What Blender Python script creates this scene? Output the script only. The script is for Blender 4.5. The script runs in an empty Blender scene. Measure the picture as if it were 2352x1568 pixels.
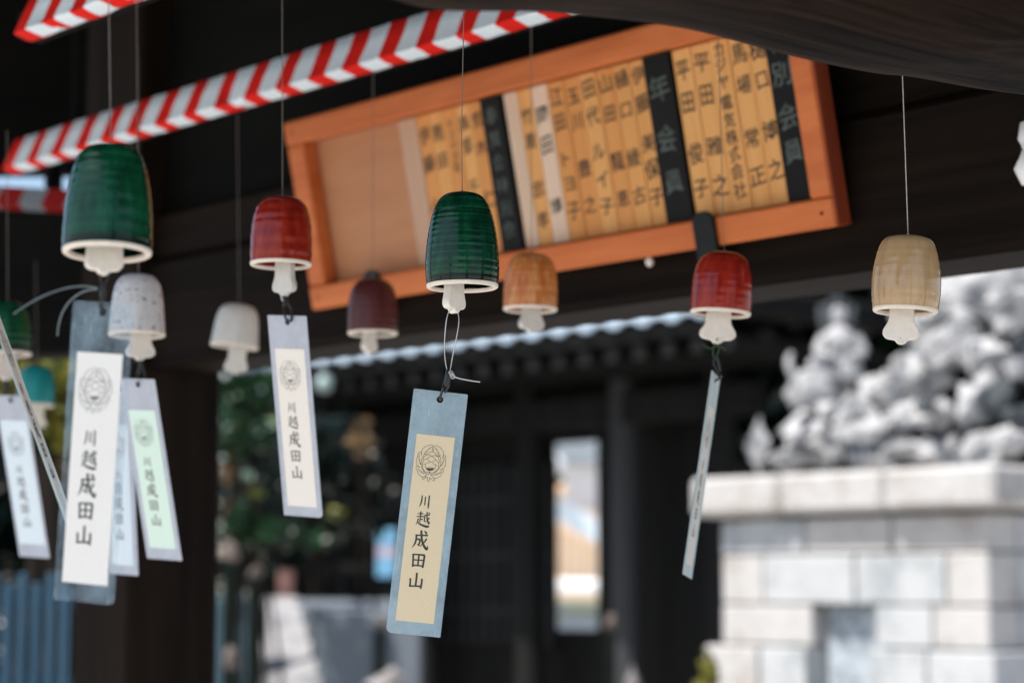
import bpy, bmesh, math, random
from mathutils import Vector, Matrix, noise
random.seed(7)
S = bpy.context.scene
COL = S.collection

# ------------------------------------------------------------------ camera, light, exposure
F = 4900.0                                     # focal length in units of 1/2352 of the sensor width
PITCH = math.radians(6.589)
CAM = Vector((0, 0, 1.5))
FWD = Vector((0, math.cos(PITCH), math.sin(PITCH)))
UPV = Vector((0, -math.sin(PITCH), math.cos(PITCH)))
cam = bpy.data.cameras.new('camera')
camo = bpy.data.objects.new('camera', cam)
COL.objects.link(camo)
camo.location = CAM
camo.rotation_euler = (math.pi / 2 + PITCH, 0, 0)
cam.sensor_width = 36.0
cam.lens = F / 2352 * 36.0
cam.clip_start = 0.05
cam.clip_end = 500
cam.dof.use_dof = True
cam.dof.focus_distance = 1.905
cam.dof.aperture_fstop = 4.45
cam.dof.aperture_blades = 9
S.camera = camo

TOSUN = Vector((-0.84, -0.54, 0)).normalized() * math.cos(math.radians(60)) + Vector((0, 0, math.sin(math.radians(60))))
w = bpy.data.worlds.new('World')
S.world = w
w.use_nodes = True
nt = w.node_tree
sky = nt.nodes.new('ShaderNodeTexSky')
sky.sky_type = 'NISHITA'
sky.sun_disc = False
sky.sun_elevation = math.radians(60)
sky.sun_rotation = math.atan2(TOSUN.x, TOSUN.y)
sky.air_density = 1.0
sky.dust_density = 1.5
nt.links.new(sky.outputs[0], nt.nodes['Background'].inputs[0])
nt.nodes['Background'].inputs[1].default_value = 0.10
sun = bpy.data.lights.new('sun', 'SUN')
sun.energy = 4.2
sun.angle = math.radians(0.5)
sun.color = (1.0, 0.95, 0.88)
suno = bpy.data.objects.new('sun', sun)
COL.objects.link(suno)
suno.rotation_euler = (-TOSUN).to_track_quat('-Z', 'Y').to_euler()
S.view_settings.view_transform = 'Standard'
S.view_settings.look = 'None'
S.view_settings.gamma = 1
S.view_settings.use_curve_mapping = False
S.view_settings.exposure = 1.0
S.cycles.use_denoising = True
S.cycles.max_bounces = 8
S.cycles.transparent_max_bounces = 12


# ------------------------------------------------------------------ helpers
def at(x, y, d):
    """point seen at (x, y) of a 2352 x 1568 picture, d metres along the view axis"""
    return CAM + d * (FWD + Vector(((x - 1176) / F, 0, 0)) + UPV * ((784 - y) / F))


UU = Vector((-0.669, 0.743, 0)).normalized()     # along the pavilion wall, away to the left
VV = Vector((-UU.y, UU.x, 0))                    # out of the wall, to the viewer
ZZ = Vector((0, 0, 1))


def tag(o, label=None, cat=None, group=None, kind=None):
    if label: o['label'] = label
    if cat: o['category'] = cat
    if group: o['group'] = group
    if kind: o['kind'] = kind
    return o


def empty(name, loc=(0, 0, 0), rot=None, label=None, cat=None, group=None):
    o = bpy.data.objects.new(name, None)
    COL.objects.link(o)
    m = (rot.to_4x4() if rot is not None else Matrix.Identity(4))
    o.matrix_world = Matrix.Translation(Vector(loc)) @ m
    o.empty_display_size = 0.05
    return tag(o, label, cat, group)


class MB:
    def __init__(s):
        s.v, s.f, s.m = [], [], []

    def add(s, verts, faces, mi=0):
        b = len(s.v)
        s.v += [tuple(p) for p in verts]
        s.f += [tuple(b + i for i in f) for f in faces]
        s.m += [mi] * len(faces)
        return s

    def box(s, lo, hi, mi=0, mat=None):
        x0, y0, z0 = lo
        x1, y1, z1 = hi
        vs = [Vector(p) for p in ((x0, y0, z0), (x1, y0, z0), (x1, y1, z0), (x0, y1, z0),
                                  (x0, y0, z1), (x1, y0, z1), (x1, y1, z1), (x0, y1, z1))]
        if mat: vs = [mat @ p for p in vs]
        return s.add(vs, [(0, 3, 2, 1), (4, 5, 6, 7), (0, 1, 5, 4), (1, 2, 6, 5), (2, 3, 7, 6), (3, 0, 4, 7)], mi)

    def cbox(s, lo, hi, c, mi=0, mat=None):
        """box whose vertical and horizontal edges are chamfered by c"""
        bm = bmesh.new()
        t = MB().box(lo, hi)
        vs = [bm.verts.new(p) for p in t.v]
        for f in t.f: bm.faces.new([vs[i] for i in f])
        bmesh.ops.bevel(bm, geom=bm.edges[:], offset=c, segments=1, affect='EDGES')
        bm.verts.index_update()
        V = [(mat @ q.co if mat else q.co.copy()) for q in bm.verts]
        s.add(V, [[q.index for q in f.verts] for f in bm.faces], mi)
        bm.free()
        return s

    def tube(s, pts, r, n=8, mi=0, smooth=6, cap=True):
        pts = [Vector(p) for p in pts]
        if smooth and len(pts) > 2: pts = spline(pts, smooth)
        N = len(pts)
        tan = [(pts[min(i + 1, N - 1)] - pts[max(i - 1, 0)]).normalized() for i in range(N)]
        a = Vector((1, 0, 0)) if abs(tan[0].x) < 0.8 else Vector((0, 1, 0))
        nrm = (a - tan[0] * a.dot(tan[0])).normalized()
        V = []
        for i in range(N):
            nrm = (nrm - tan[i] * nrm.dot(tan[i])).normalized()
            b = tan[i].cross(nrm)
            rr = r(i / (N - 1)) if callable(r) else r
            for k in range(n):
                an = 2 * math.pi * k / n
                V.append(pts[i] + (nrm * math.cos(an) + b * math.sin(an)) * rr)
        Fc = [(i * n + k, i * n + (k + 1) % n, (i + 1) * n + (k + 1) % n, (i + 1) * n + k)
              for i in range(N - 1) for k in range(n)]
        if cap:
            Fc += [tuple(range(n - 1, -1, -1)), tuple((N - 1) * n + k for k in range(n))]
        return s.add(V, Fc, mi)

    def lathe(s, prof, n=64, mi=0, wob=0.0, seed=0.0, squash=1.0):
        V, Fc = [], []
        for (r, z) in prof:
            for k in range(n):
                an = 2 * math.pi * k / n
                q = 1 + wob * noise.noise(Vector((math.cos(an) * 1.3 + seed, math.sin(an) * 1.3, z * 18)))
                V.append((r * q * math.cos(an), r * q * math.sin(an) * squash, z))
        for i in range(len(prof) - 1):
            for k in range(n):
                k2 = (k + 1) % n
                Fc.append((i * n + k, (i + 1) * n + k, (i + 1) * n + k2, i * n + k2))
        return s.add(V, Fc, mi)

    def build(s, name, mats, parent=None, smooth=False, M=None, sharp=None):
        me = bpy.data.meshes.new(name)
        me.from_pydata(s.v, [], s.f)
        for m in (mats if isinstance(mats, (list, tuple)) else [mats]): me.materials.append(m)
        me.polygons.foreach_set('material_index', s.m)
        if smooth:
            me.polygons.foreach_set('use_smooth', [True] * len(s.f))
            if sharp: me.set_sharp_from_angle(angle=math.radians(sharp))
        me.update()
        return link(name, me, parent, M)


def link(name, me, parent=None, M=None):
    o = bpy.data.objects.new(name, me)
    COL.objects.link(o)
    if parent is not None: o.parent = parent
    if M is not None:
        if parent is not None: o.matrix_local = M
        else: o.matrix_world = M
    return o


def spline(p, n):
    out = []
    N = len(p)
    for i in range(N - 1):
        a, b, c, d = p[max(i - 1, 0)], p[i], p[i + 1], p[min(i + 2, N - 1)]
        for k in range(n):
            t = k / n
            out.append(0.5 * ((2 * b) + (c - a) * t + (2 * a - 5 * b + 4 * c - d) * t * t + (3 * b - a - 3 * c + d) * t ** 3))
    out.append(p[-1].copy())
    return out


def curve_mesh(loops, ext, bev=0.0):
    """closed 2D outlines (first outer, then holes) -> mesh standing in the XZ plane, thickness along Y"""
    cu = bpy.data.curves.new('outline', 'CURVE')
    cu.dimensions = '2D'
    cu.fill_mode = 'BOTH'
    cu.extrude = ext
    cu.bevel_depth = bev
    cu.bevel_resolution = 1
    for lp in loops:
        sp = cu.splines.new('POLY')
        sp.points.add(len(lp) - 1)
        for q, (x, y) in zip(sp.points, lp): q.co = (x, y, 0, 1)
        sp.use_cyclic_u = True
    o = bpy.data.objects.new('outline', cu)
    COL.objects.link(o)
    bpy.context.view_layer.update()
    me = bpy.data.meshes.new_from_object(o.evaluated_get(bpy.context.evaluated_depsgraph_get()))
    bpy.data.objects.remove(o)
    bpy.data.curves.remove(cu)
    for q in me.vertices: q.co = (q.co.x, -q.co.z, q.co.y)
    return me


GL = {}


def glyph(ch, off=0.012):
    if (ch, off) in GL: return GL[(ch, off)]
    cu = bpy.data.curves.new('glyph', 'FONT')
    cu.body = ch
    cu.size = 1.0
    cu.offset = off
    cu.resolution_u = 2
    cu.fill_mode = 'FRONT'
    o = bpy.data.objects.new('glyph', cu)
    COL.objects.link(o)
    bpy.context.view_layer.update()
    me = bpy.data.meshes.new_from_object(o.evaluated_get(bpy.context.evaluated_depsgraph_get()))
    vs = [q.co.copy() for q in me.vertices]
    fs = [tuple(p.vertices) for p in me.polygons]
    if vs:
        x0, x1 = min(q.x for q in vs), max(q.x for q in vs)
        y0, y1 = min(q.y for q in vs), max(q.y for q in vs)
        c = Vector(((x0 + x1) / 2, (y0 + y1) / 2, 0))
        vs = [q - c for q in vs]
    bpy.data.objects.remove(o)
    bpy.data.curves.remove(cu)
    bpy.data.meshes.remove(me)
    GL[(ch, off)] = (vs, fs)
    return vs, fs


# ------------------------------------------------------------------ materials
def mat(name):
    m = bpy.data.materials.new(name)
    m.use_nodes = True
    return m, m.node_tree, m.node_tree.nodes['Principled BSDF']


def N(t, kind, **kw):
    n = t.nodes.new(kind)
    for k, v in kw.items():
        if k in n.inputs: n.inputs[k].default_value = v
        else: setattr(n, k, v)
    return n


def ramp(t, fac, stops):
    r = t.nodes.new('ShaderNodeValToRGB')
    e = r.color_ramp.elements
    while len(e) < len(stops): e.new(0.5)
    for q, (p, c) in zip(e, stops):
        q.position = p
        q.color = (*c, 1)
    t.links.new(fac, r.inputs[0])
    return r.outputs[0]


def texco(t, scale=(1, 1, 1), kind='Object'):
    tc = t.nodes.new('ShaderNodeTexCoord')
    mp = t.nodes.new('ShaderNodeMapping')
    mp.inputs['Scale'].default_value = scale
    t.links.new(tc.outputs[kind], mp.inputs[0])
    return mp.outputs[0]


def noisy(t, vec, scale, detail=4, rough=0.55):
    n = N(t, 'ShaderNodeTexNoise', Scale=scale, Detail=detail, Roughness=rough)
    t.links.new(vec, n.inputs['Vector'])
    return n.outputs['Fac']


def bump(t, h, b, strength=0.3, dist=0.002):
    n = N(t, 'ShaderNodeBump', Strength=strength, Distance=dist)
    t.links.new(h, n.inputs['Height'])
    t.links.new(n.outputs[0], b.inputs['Normal'])


def simple(name, c, rough=0.6, var=0.25, scale=20, spec=0.5, bmp=0.0, metal=0.0):
    m, t, b = mat(name)
    f = noisy(t, texco(t), scale)
    lo = tuple(x * (1 - var) for x in c)
    hi = tuple(min(1, x * (1 + var)) for x in c)
    t.links.new(ramp(t, f, [(0.3, lo), (0.7, hi)]), b.inputs['Base Color'])
    b.inputs['Roughness'].default_value = rough
    b.inputs['Specular IOR Level'].default_value = spec
    b.inputs['Metallic'].default_value = metal
    if bmp: bump(t, f, b, bmp)
    return m


def wood(name, c0, c1, axis=0, fine=90, stretch=0.06, rough=0.6, bmp=0.4, spec=0.18, con=0.14):
    m, t, b = mat(name)
    sc = [1, 1, 1]
    sc[axis] = stretch
    v = texco(t, sc)
    f = noisy(t, v, fine, 6, 0.65)
    g = noisy(t, v, fine * 0.18, 3)
    mx = N(t, 'ShaderNodeMath', operation='MULTIPLY_ADD')
    mx.inputs[1].default_value = 0.55
    t.links.new(f, mx.inputs[0])
    ml = N(t, 'ShaderNodeMath', operation='MULTIPLY')
    ml.inputs[1].default_value = 0.45
    t.links.new(g, ml.inputs[0])
    t.links.new(ml.outputs[0], mx.inputs[2])
    t.links.new(ramp(t, mx.outputs[0], [(0.5 - con, c0), (0.5 + con, c1)]), b.inputs['Base Color'])
    b.inputs['Roughness'].default_value = rough
    b.inputs['Specular IOR Level'].default_value = spec
    bump(t, f, b, bmp, 0.003)
    return m


def glaze(name, dark, mid, light, ring=900.0, rough=0.14, speck=None, speck_at=0.66, ringmix=0.6, pool=False, spec=0.32):
    """fired glaze: pools dark in the throwing grooves, breaks lighter on the ridges"""
    m, t, b = mat(name)
    tc = t.nodes.new('ShaderNodeTexCoord')
    sp = t.nodes.new('ShaderNodeSeparateXYZ')
    t.links.new(tc.outputs['Object'], sp.inputs[0])
    mp = N(t, 'ShaderNodeMapping')
    mp.inputs['Scale'].default_value = (3.5, 3.5, 380)
    t.links.new(tc.outputs['Object'], mp.inputs[0])
    streak = noisy(t, mp.outputs[0], 1.0, 5, 0.6)
    mp2 = N(t, 'ShaderNodeMapping')
    mp2.inputs['Scale'].default_value = (1, 1, 0.25)
    t.links.new(tc.outputs['Object'], mp2.inputs[0])
    drip = noisy(t, mp2.outputs[0], 110, 4, 0.6)
    a = N(t, 'ShaderNodeMath', operation='MULTIPLY')
    a.inputs[1].default_value = ringmix
    t.links.new(streak, a.inputs[0])
    c = N(t, 'ShaderNodeMath', operation='MULTIPLY_ADD')
    c.inputs[1].default_value = 1 - ringmix
    t.links.new(drip, c.inputs[0])
    t.links.new(a.outputs[0], c.inputs[2])
    col = ramp(t, c.outputs[0], [(0.34, dark), (0.5, mid), (0.66, light)])
    if speck:
        s = noisy(t, tc.outputs['Object'], 190, 2, 0.4)
        mk = ramp(t, s, [(speck_at, (0, 0, 0)), (speck_at + 0.03, (1, 1, 1))])
        mx = N(t, 'ShaderNodeMix', data_type='RGBA')
        t.links.new(mk, mx.inputs[0])
        t.links.new(col, mx.inputs[6])
        mx.inputs[7].default_value = (*speck, 1)
        col = mx.outputs[2]
    if pool:                                         # glaze runs thick and dark just above the rim
        rp_ = ramp(t, sp.outputs[2], [(0.0, (0.12, 0.12, 0.14)), (0.0075, (0.12, 0.12, 0.14)), (0.0115, (1, 1, 1))])
        mx = N(t, 'ShaderNodeMix', data_type='RGBA', blend_type='MULTIPLY')
        mx.inputs[0].default_value = 1.0
        t.links.new(col, mx.inputs[6])
        t.links.new(rp_, mx.inputs[7])
        col = mx.outputs[2]
    t.links.new(col, b.inputs['Base Color'])
    b.inputs['Roughness'].default_value = rough
    b.inputs['Specular IOR Level'].default_value = spec
    b.inputs['Coat Weight'].default_value = 0.0
    b.inputs['Coat Roughness'].default_value = 0.05
    bump(t, streak, b, 0.06, 0.001)
    return m


def paper(name, c):
    m, t, b = mat(name)
    f = noisy(t, texco(t), 900, 3)
    t.links.new(ramp(t, f, [(0.3, tuple(x * 0.94 for x in c)), (0.7, c)]), b.inputs['Base Color'])
    b.inputs['Roughness'].default_value = 0.35
    b.inputs['Specular IOR Level'].default_value = 0.4
    g = noisy(t, texco(t), 330, 2)
    bump(t, g, b, 0.12, 0.001)
    return m


def sleeve(name, frost, tint, rough=0.22):
    """clear plastic lamination pouch, scratched and hazy"""
    m, t, b = mat(name)
    b.inputs['Base Color'].default_value = (*tint, 1)
    b.inputs['Roughness'].default_value = rough
    b.inputs['Specular IOR Level'].default_value = 0.6
    tr = N(t, 'ShaderNodeBsdfTransparent')
    tl = N(t, 'ShaderNodeBsdfTranslucent')
    tl.inputs[0].default_value = (*tint, 1)
    m1 = N(t, 'ShaderNodeMixShader', Fac=0.4)
    t.links.new(b.outputs[0], m1.inputs[1])
    t.links.new(tl.outputs[0], m1.inputs[2])
    v = texco(t, (1, 1, 1))
    cl = noisy(t, v, 34, 5, 0.6)
    rt = N(t, 'ShaderNodeMapping')
    rt.inputs['Rotation'].default_value = (0, 0.7, 0)
    rt.inputs['Scale'].default_value = (1500, 900, 60)
    t.links.new(v, rt.inputs[0])
    sc = noisy(t, rt.outputs[0], 1.0, 2, 0.5)
    sr = ramp(t, sc, [(0.63, (0, 0, 0)), (0.72, (1, 1, 1))])
    rc = ramp(t, cl, [(0.32, (frost - 0.12,) * 3), (0.70, (frost + 0.22,) * 3)])
    ad = N(t, 'ShaderNodeMath', operation='MULTIPLY_ADD', use_clamp=True)
    ad.inputs[1].default_value = 0.34
    t.links.new(sr, ad.inputs[0])
    t.links.new(rc, ad.inputs[2])
    m2 = N(t, 'ShaderNodeMixShader')
    t.links.new(ad.outputs[0], m2.inputs[0])
    t.links.new(tr.outputs[0], m2.inputs[1])
    t.links.new(m1.outputs[0], m2.inputs[2])
    t.links.new(m2.outputs[0], t.nodes['Material Output'].inputs[0])
    return m


def leafmat(name, c0, c1, scale=1.6):
    m, t, b = mat(name)
    g = t.nodes.new('ShaderNodeNewGeometry')
    f = noisy(t, g.outputs['Position'], scale, 3)
    r = t.nodes.new('ShaderNodeMath')
    r.operation = 'ADD'
    t.links.new(f, r.inputs[0])
    mr = N(t, 'ShaderNodeMath', operation='MULTIPLY_ADD')
    mr.inputs[1].default_value = 0.35
    mr.inputs[2].default_value = -0.17
    t.links.new(g.outputs['Random Per Island'], mr.inputs[0])
    t.links.new(mr.outputs[0], r.inputs[1])
    t.links.new(ramp(t, r.outputs[0], [(0.3, c0), (0.7, c1)]), b.inputs['Base Color'])
    b.inputs['Roughness'].default_value = 0.22
    b.inputs['Specular IOR Level'].default_value = 0.35
    b.inputs['Transmission Weight'].default_value = 0.0
    return m


def stone(name, c, scale=9, bmp=0.6, stain_shade=(0.5, 0.52, 0.55)):
    m, t, b = mat(name)
    v = texco(t)
    f = noisy(t, v, scale, 8, 0.65)
    g = noisy(t, v, scale * 14, 3, 0.6)
    col = ramp(t, f, [(0.36, tuple(x * s for x, s in zip(c, stain_shade))), (0.5, c), (0.75, tuple(min(1, x * 1.12) for x in c))])
    mx = N(t, 'ShaderNodeMix', data_type='RGBA', blend_type='MULTIPLY')
    mx.inputs[0].default_value = 0.35
    t.links.new(col, mx.inputs[6])
    t.links.new(ramp(t, g, [(0.35, (0.5, 0.5, 0.5)), (0.6, (1, 1, 1))]), mx.inputs[7])
    t.links.new(mx.outputs[2], b.inputs['Base Color'])
    b.inputs['Roughness'].default_value = 0.85
    bump(t, g, b, bmp, 0.01)
    return m


M = {}
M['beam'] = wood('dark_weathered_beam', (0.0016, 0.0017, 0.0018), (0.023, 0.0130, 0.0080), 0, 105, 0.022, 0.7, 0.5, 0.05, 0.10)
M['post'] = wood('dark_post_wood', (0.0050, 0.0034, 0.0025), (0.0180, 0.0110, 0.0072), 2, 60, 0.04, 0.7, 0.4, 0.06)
M['dark'] = wood('near_black_wood', (0.0030, 0.0032, 0.0032), (0.0072, 0.0068, 0.0058), 0, 50, 0.05, 0.8, 0.3, 0.05)  # near-black wood tone, the same throughout
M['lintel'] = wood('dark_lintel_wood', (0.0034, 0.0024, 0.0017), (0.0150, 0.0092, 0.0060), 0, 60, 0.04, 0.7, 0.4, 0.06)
M['frame'] = wood('orange_board_frame_wood', (0.44, 0.105, 0.026), (0.64, 0.185, 0.055), 0, 40, 0.12, 0.42, 0.15)
M['edge'] = wood('shaded_frame_edge', (0.20, 0.035, 0.015), (0.27, 0.055, 0.022), 2, 40, 0.1, 0.45, 0.1)  # darker red carries the shade on the board's outer side
M['panel'] = wood('pale_backing_board', (0.40, 0.175, 0.085), (0.49, 0.235, 0.118), 0, 30, 0.15, 0.6, 0.1)
M['plate'] = wood('yellow_cedar_name_plate', (0.62, 0.285, 0.085), (0.74, 0.385, 0.135), 2, 60, 0.05, 0.5, 0.1)
M['plate_old'] = wood('orange_cedar_name_plate', (0.56, 0.225, 0.060), (0.68, 0.315, 0.098), 2, 60, 0.05, 0.5, 0.1)
M['plate_dim'] = wood('aged_blank_plate', (0.44, 0.27, 0.18), (0.54, 0.35, 0.24), 2, 60, 0.05, 0.55, 0.1)
M['plate_pale'] = wood('pale_cedar_name_plate', (0.60, 0.43, 0.31), (0.72, 0.54, 0.41), 2, 60, 0.05, 0.55, 0.1)
M['black'] = simple('black_lacquer', (0.0030, 0.0034, 0.0038), 0.5, 0.3, 30, 0.15)
M['ink'] = simple('black_brush_ink', (0.014, 0.009, 0.006), 0.7, 0.2, 60)
M['ink_print'] = simple('dark_grey_print', (0.030, 0.034, 0.032), 0.5, 0.15, 200)
M['ink_faint'] = simple('grey_print', (0.115, 0.115, 0.11), 0.5, 0.15, 200)
M['white_ink'] = simple('dull_white_brush_ink', (0.085, 0.105, 0.096), 0.8, 0.5, 60, 0.1)
M['iron'] = simple('black_iron', (0.006, 0.008, 0.009), 0.5, 0.3, 40, 0.2)
M['green'] = glaze('green_glaze', (0.0012, 0.010, 0.0055), (0.0028, 0.036, 0.017), (0.010, 0.110, 0.048), pool=True)
M['green2'] = glaze('bright_green_glaze', (0.0018, 0.016, 0.008), (0.0036, 0.050, 0.021), (0.009, 0.100, 0.041), ringmix=0.5, pool=True)
M['red'] = glaze('red_glaze', (0.13, 0.0075, 0.0045), (0.24, 0.016, 0.0085), (0.34, 0.040, 0.017), ringmix=0.45)
M['red2'] = glaze('brick_red_glaze', (0.15, 0.0085, 0.0055), (0.27, 0.018, 0.0095), (0.36, 0.036, 0.017), ringmix=0.4)
M['maroon'] = glaze('maroon_glaze', (0.045, 0.0095, 0.0085), (0.075, 0.017, 0.015), (0.105, 0.027, 0.023), ringmix=0.5, rough=0.3)
M['orange'] = glaze('orange_ash_glaze', (0.33, 0.070, 0.014), (0.50, 0.165, 0.040), (0.68, 0.40, 0.20), ringmix=0.5, rough=0.22)
M['tan'] = glaze('tan_glaze', (0.36, 0.225, 0.112), (0.44, 0.285, 0.145), (0.49, 0.335, 0.18), ringmix=0.35, rough=0.05, spec=0.6, speck=(0.10, 0.06, 0.03), speck_at=0.74)
M['grey'] = glaze('speckled_grey_glaze', (0.46, 0.46, 0.46), (0.54, 0.54, 0.55), (0.62, 0.62, 0.62), ringmix=0.3, rough=0.3, speck=(0.16, 0.13, 0.10), speck_at=0.64)
M['white'] = glaze('white_glaze', (0.50, 0.50, 0.46), (0.58, 0.57, 0.53), (0.64, 0.63, 0.59), ringmix=0.4, rough=0.3)
M['teal'] = glaze('teal_glaze', (0.006, 0.13, 0.14), (0.010, 0.20, 0.21), (0.02, 0.27, 0.27), ringmix=0.4, rough=0.3)
M['bisque'] = simple('cream_bisque', (0.74, 0.66, 0.56), 0.55, 0.06, 120, 0.4, 0.1)
M['clap'] = simple('white_bisque_clapper', (0.74, 0.68, 0.60), 0.5, 0.06, 160, 0.4, 0.12)
M['clap_grey'] = simple('grey_white_clapper', (0.60, 0.58, 0.53), 0.5, 0.06, 160, 0.4, 0.12)
M['string'] = simple('grey_brown_twine', (0.16, 0.14, 0.12), 0.8, 0.4, 900)
M['string_pale'] = simple('pale_twine', (0.45, 0.43, 0.40), 0.7, 0.3, 900)
M['strap'] = simple('black_cord', (0.012, 0.013, 0.015), 0.4, 0.3, 300)
M['wire_green'] = simple('dark_green_wire', (0.02, 0.065, 0.022), 0.5, 0.3, 300)
mm, t, b = mat('clear_nylon')
b.inputs['Base Color'].default_value = (0.72, 0.74, 0.74, 1)
b.inputs['Roughness'].default_value = 0.15
b.inputs['Transmission Weight'].default_value = 0.4
M['nylon'] = mm
mm, t, b = mat('smoky_nylon')
b.inputs['Base Color'].default_value = (0.20, 0.25, 0.26, 1)
b.inputs['Roughness'].default_value = 0.2
b.inputs['Transmission Weight'].default_value = 0.3
M['nylon_dim'] = mm
M['paper_cream'] = paper('cream_paper', (0.74, 0.62, 0.41))
M['paper_white'] = paper('white_paper', (0.80, 0.78, 0.73))
M['paper_ivory'] = paper('ivory_paper', (0.79, 0.74, 0.67))
M['paper_green'] = paper('mint_green_paper', (0.63, 0.79, 0.69))
M['paper_blue'] = paper('pale_blue_paper', (0.66, 0.76, 0.82))
M['sl_mid'] = sleeve('scratched_clear_sleeve', 0.50, (0.50, 0.65, 0.73))
M['sl_clear'] = sleeve('clear_sleeve', 0.13, (0.42, 0.58, 0.68))
M['sl_frost'] = sleeve('frosted_sleeve', 0.86, (0.62, 0.66, 0.73))
M['sl_edge'] = sleeve('pale_aqua_sleeve', 0.84, (0.72, 0.80, 0.80))
for k, c in (('cloth_red', (0.72, 0.018, 0.011)), ('cloth_white', (0.74, 0.82, 0.86)), ('cloth_white_shaded', (0.20, 0.23, 0.26)), ('cloth_red_shaded', (0.26, 0.014, 0.014))):  # last two: the white and red cloth with shade in the colour
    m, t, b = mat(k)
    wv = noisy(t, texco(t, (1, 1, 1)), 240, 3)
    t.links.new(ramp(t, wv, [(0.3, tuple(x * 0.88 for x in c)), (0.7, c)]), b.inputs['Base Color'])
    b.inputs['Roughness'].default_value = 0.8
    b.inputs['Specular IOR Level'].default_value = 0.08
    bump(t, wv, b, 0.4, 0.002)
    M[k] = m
M['stone'] = stone('pale_granite', (0.40, 0.412, 0.418), 4, 0.6, (0.66, 0.70, 0.73))
M['stone_warm'] = stone('warm_granite', (0.415, 0.405, 0.395), 4, 0.6, (0.80, 0.76, 0.72))
M['rock'] = stone('pale_grey_rock', (0.47, 0.47, 0.475), 9, 1.0, (0.16, 0.19, 0.22))  # dark noise patches mix mottling with painted crevice shade
M['boulder'] = stone('brownish_boulder', (0.13, 0.10, 0.085), 6)
M['boulder_pale'] = stone('dusty_boulder', (0.27, 0.25, 0.245), 6)
M['slab'] = stone('worn_stair_slab', (0.30, 0.295, 0.30), 6)
M['rock_dark'] = stone('shaded_hollow_rock', (0.05, 0.06, 0.068), 5, 0.9, (0.5, 0.5, 0.5))
M['tealwall'] = simple('dark_teal_painted_wall', (0.022, 0.055, 0.075), 0.7, 0.3, 3)
M['step_shaded'] = simple('shaded_stair_stone', (0.115, 0.135, 0.155), 0.8, 0.12, 2)  # blue-grey tone carries the shade on the steps and landing
M['support_dark'] = simple('near_black_support', (0.006, 0.010, 0.008), 0.9, 0.4, 10, 0.1)
M['niche'] = stone('bluish_stone_slab', (0.36, 0.41, 0.45), 16, 0.4)
M['mortar'] = stone('grey_core_stone', (0.12, 0.12, 0.12), 10)
M['gravel'] = stone('pale_gravel', (0.56, 0.535, 0.50), 3, 0.8)
M['pave'] = stone('pale_paving', (0.58, 0.56, 0.53), 4, 0.5)
M['temple'] = wood('black_temple_timber', (0.0068, 0.0074, 0.0076), (0.0165, 0.0165, 0.0160), 2, 20, 0.06, 0.75, 0.3, 0.06)
M['temple_post'] = wood('lit_temple_pillar', (0.022, 0.023, 0.025), (0.042, 0.044, 0.047), 2, 16, 0.05, 0.6, 0.4, 0.2)
M['rafter_tip'] = simple('weathered_white_rafter_tip', (0.035, 0.039, 0.043), 0.7, 0.3, 10)
M['tile'] = simple('silver_grey_roof_tile', (0.36, 0.45, 0.54), 0.35, 0.25, 8, 0.7)
M['leaf'] = leafmat('green_leaves', (0.0015, 0.010, 0.0030), (0.012, 0.060, 0.012))
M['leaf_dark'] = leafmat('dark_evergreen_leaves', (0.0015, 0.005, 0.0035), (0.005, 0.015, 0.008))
M['leaf_orange'] = leafmat('orange_leaves', (0.09, 0.050, 0.020), (0.18, 0.115, 0.050))
M['leaf_yellow'] = leafmat('yellow_green_leaves', (0.07, 0.09, 0.012), (0.24, 0.21, 0.04))
M['leaf_glint'] = leafmat('pale_glint_leaves', (0.16, 0.26, 0.17), (0.34, 0.46, 0.36))  # pale leaf colour stands in for bright glints
M['bark'] = wood('brown_bark', (0.006, 0.005, 0.004), (0.016, 0.012, 0.009), 2, 14, 0.2, 0.9, 1.0, 0.1)
M['fence'] = wood('blue_slats', (0.022, 0.058, 0.095), (0.040, 0.088, 0.135), 2, 12, 0.1, 0.6, 0.3)
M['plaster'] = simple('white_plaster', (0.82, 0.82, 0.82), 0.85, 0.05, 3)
M['slat'] = wood('orange_timber_slats', (0.74, 0.46, 0.26), (0.84, 0.62, 0.40), 2, 6, 0.1, 0.6, 0.3)
M['roofpale'] = simple('pale_blue_sheet_roof', (0.66, 0.76, 0.82), 0.45, 0.08, 3)
M['blue'] = simple('sky_blue_notice', (0.18, 0.42, 0.62), 0.5, 0.15, 5)
M['pink'] = simple('pale_pink_notice_band', (0.50, 0.42, 0.52), 0.5, 0.1, 5)
M['terracotta'] = simple('faded_red_post_paint', (0.42, 0.20, 0.15), 0.6, 0.2, 4)
M['disc_pale'] = simple('pale_disc_ball', (0.26, 0.34, 0.33), 0.25, 0.05, 5)
M['gutter'] = simple('sage_green_wall', (0.30, 0.34, 0.27), 0.7, 0.1, 3)
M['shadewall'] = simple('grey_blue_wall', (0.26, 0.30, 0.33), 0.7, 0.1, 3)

# ------------------------------------------------------------------ ground
g = MB()
g.add([(-200, -200, 0), (200, -200, 0), (200, 260, 0), (-200, 260, 0)], [(0, 1, 2, 3)])
tag(g.build('ground', M['gravel']), kind='structure')
pv = MB().add([(-9, -14, 0.004), (7, -14, 0.004), (7, 2.5, 0.004), (-9, 2.5, 0.004)], [(0, 1, 2, 3)])
tag(pv.build('paving', M['pave']), kind='structure')

# ------------------------------------------------------------------ the pavilion
W0 = at(735, 710.3, 3.25)                        # lower left corner of the name board
W0g = Vector((W0.x, W0.y, 0))


def pav(u, v, z):
    return W0g + UU * u + VV * v + ZZ * z


# local frame of the wall: x to the right along the wall, y into the wall, z up
RW = Matrix((-UU, -VV, ZZ)).transposed()


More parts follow.
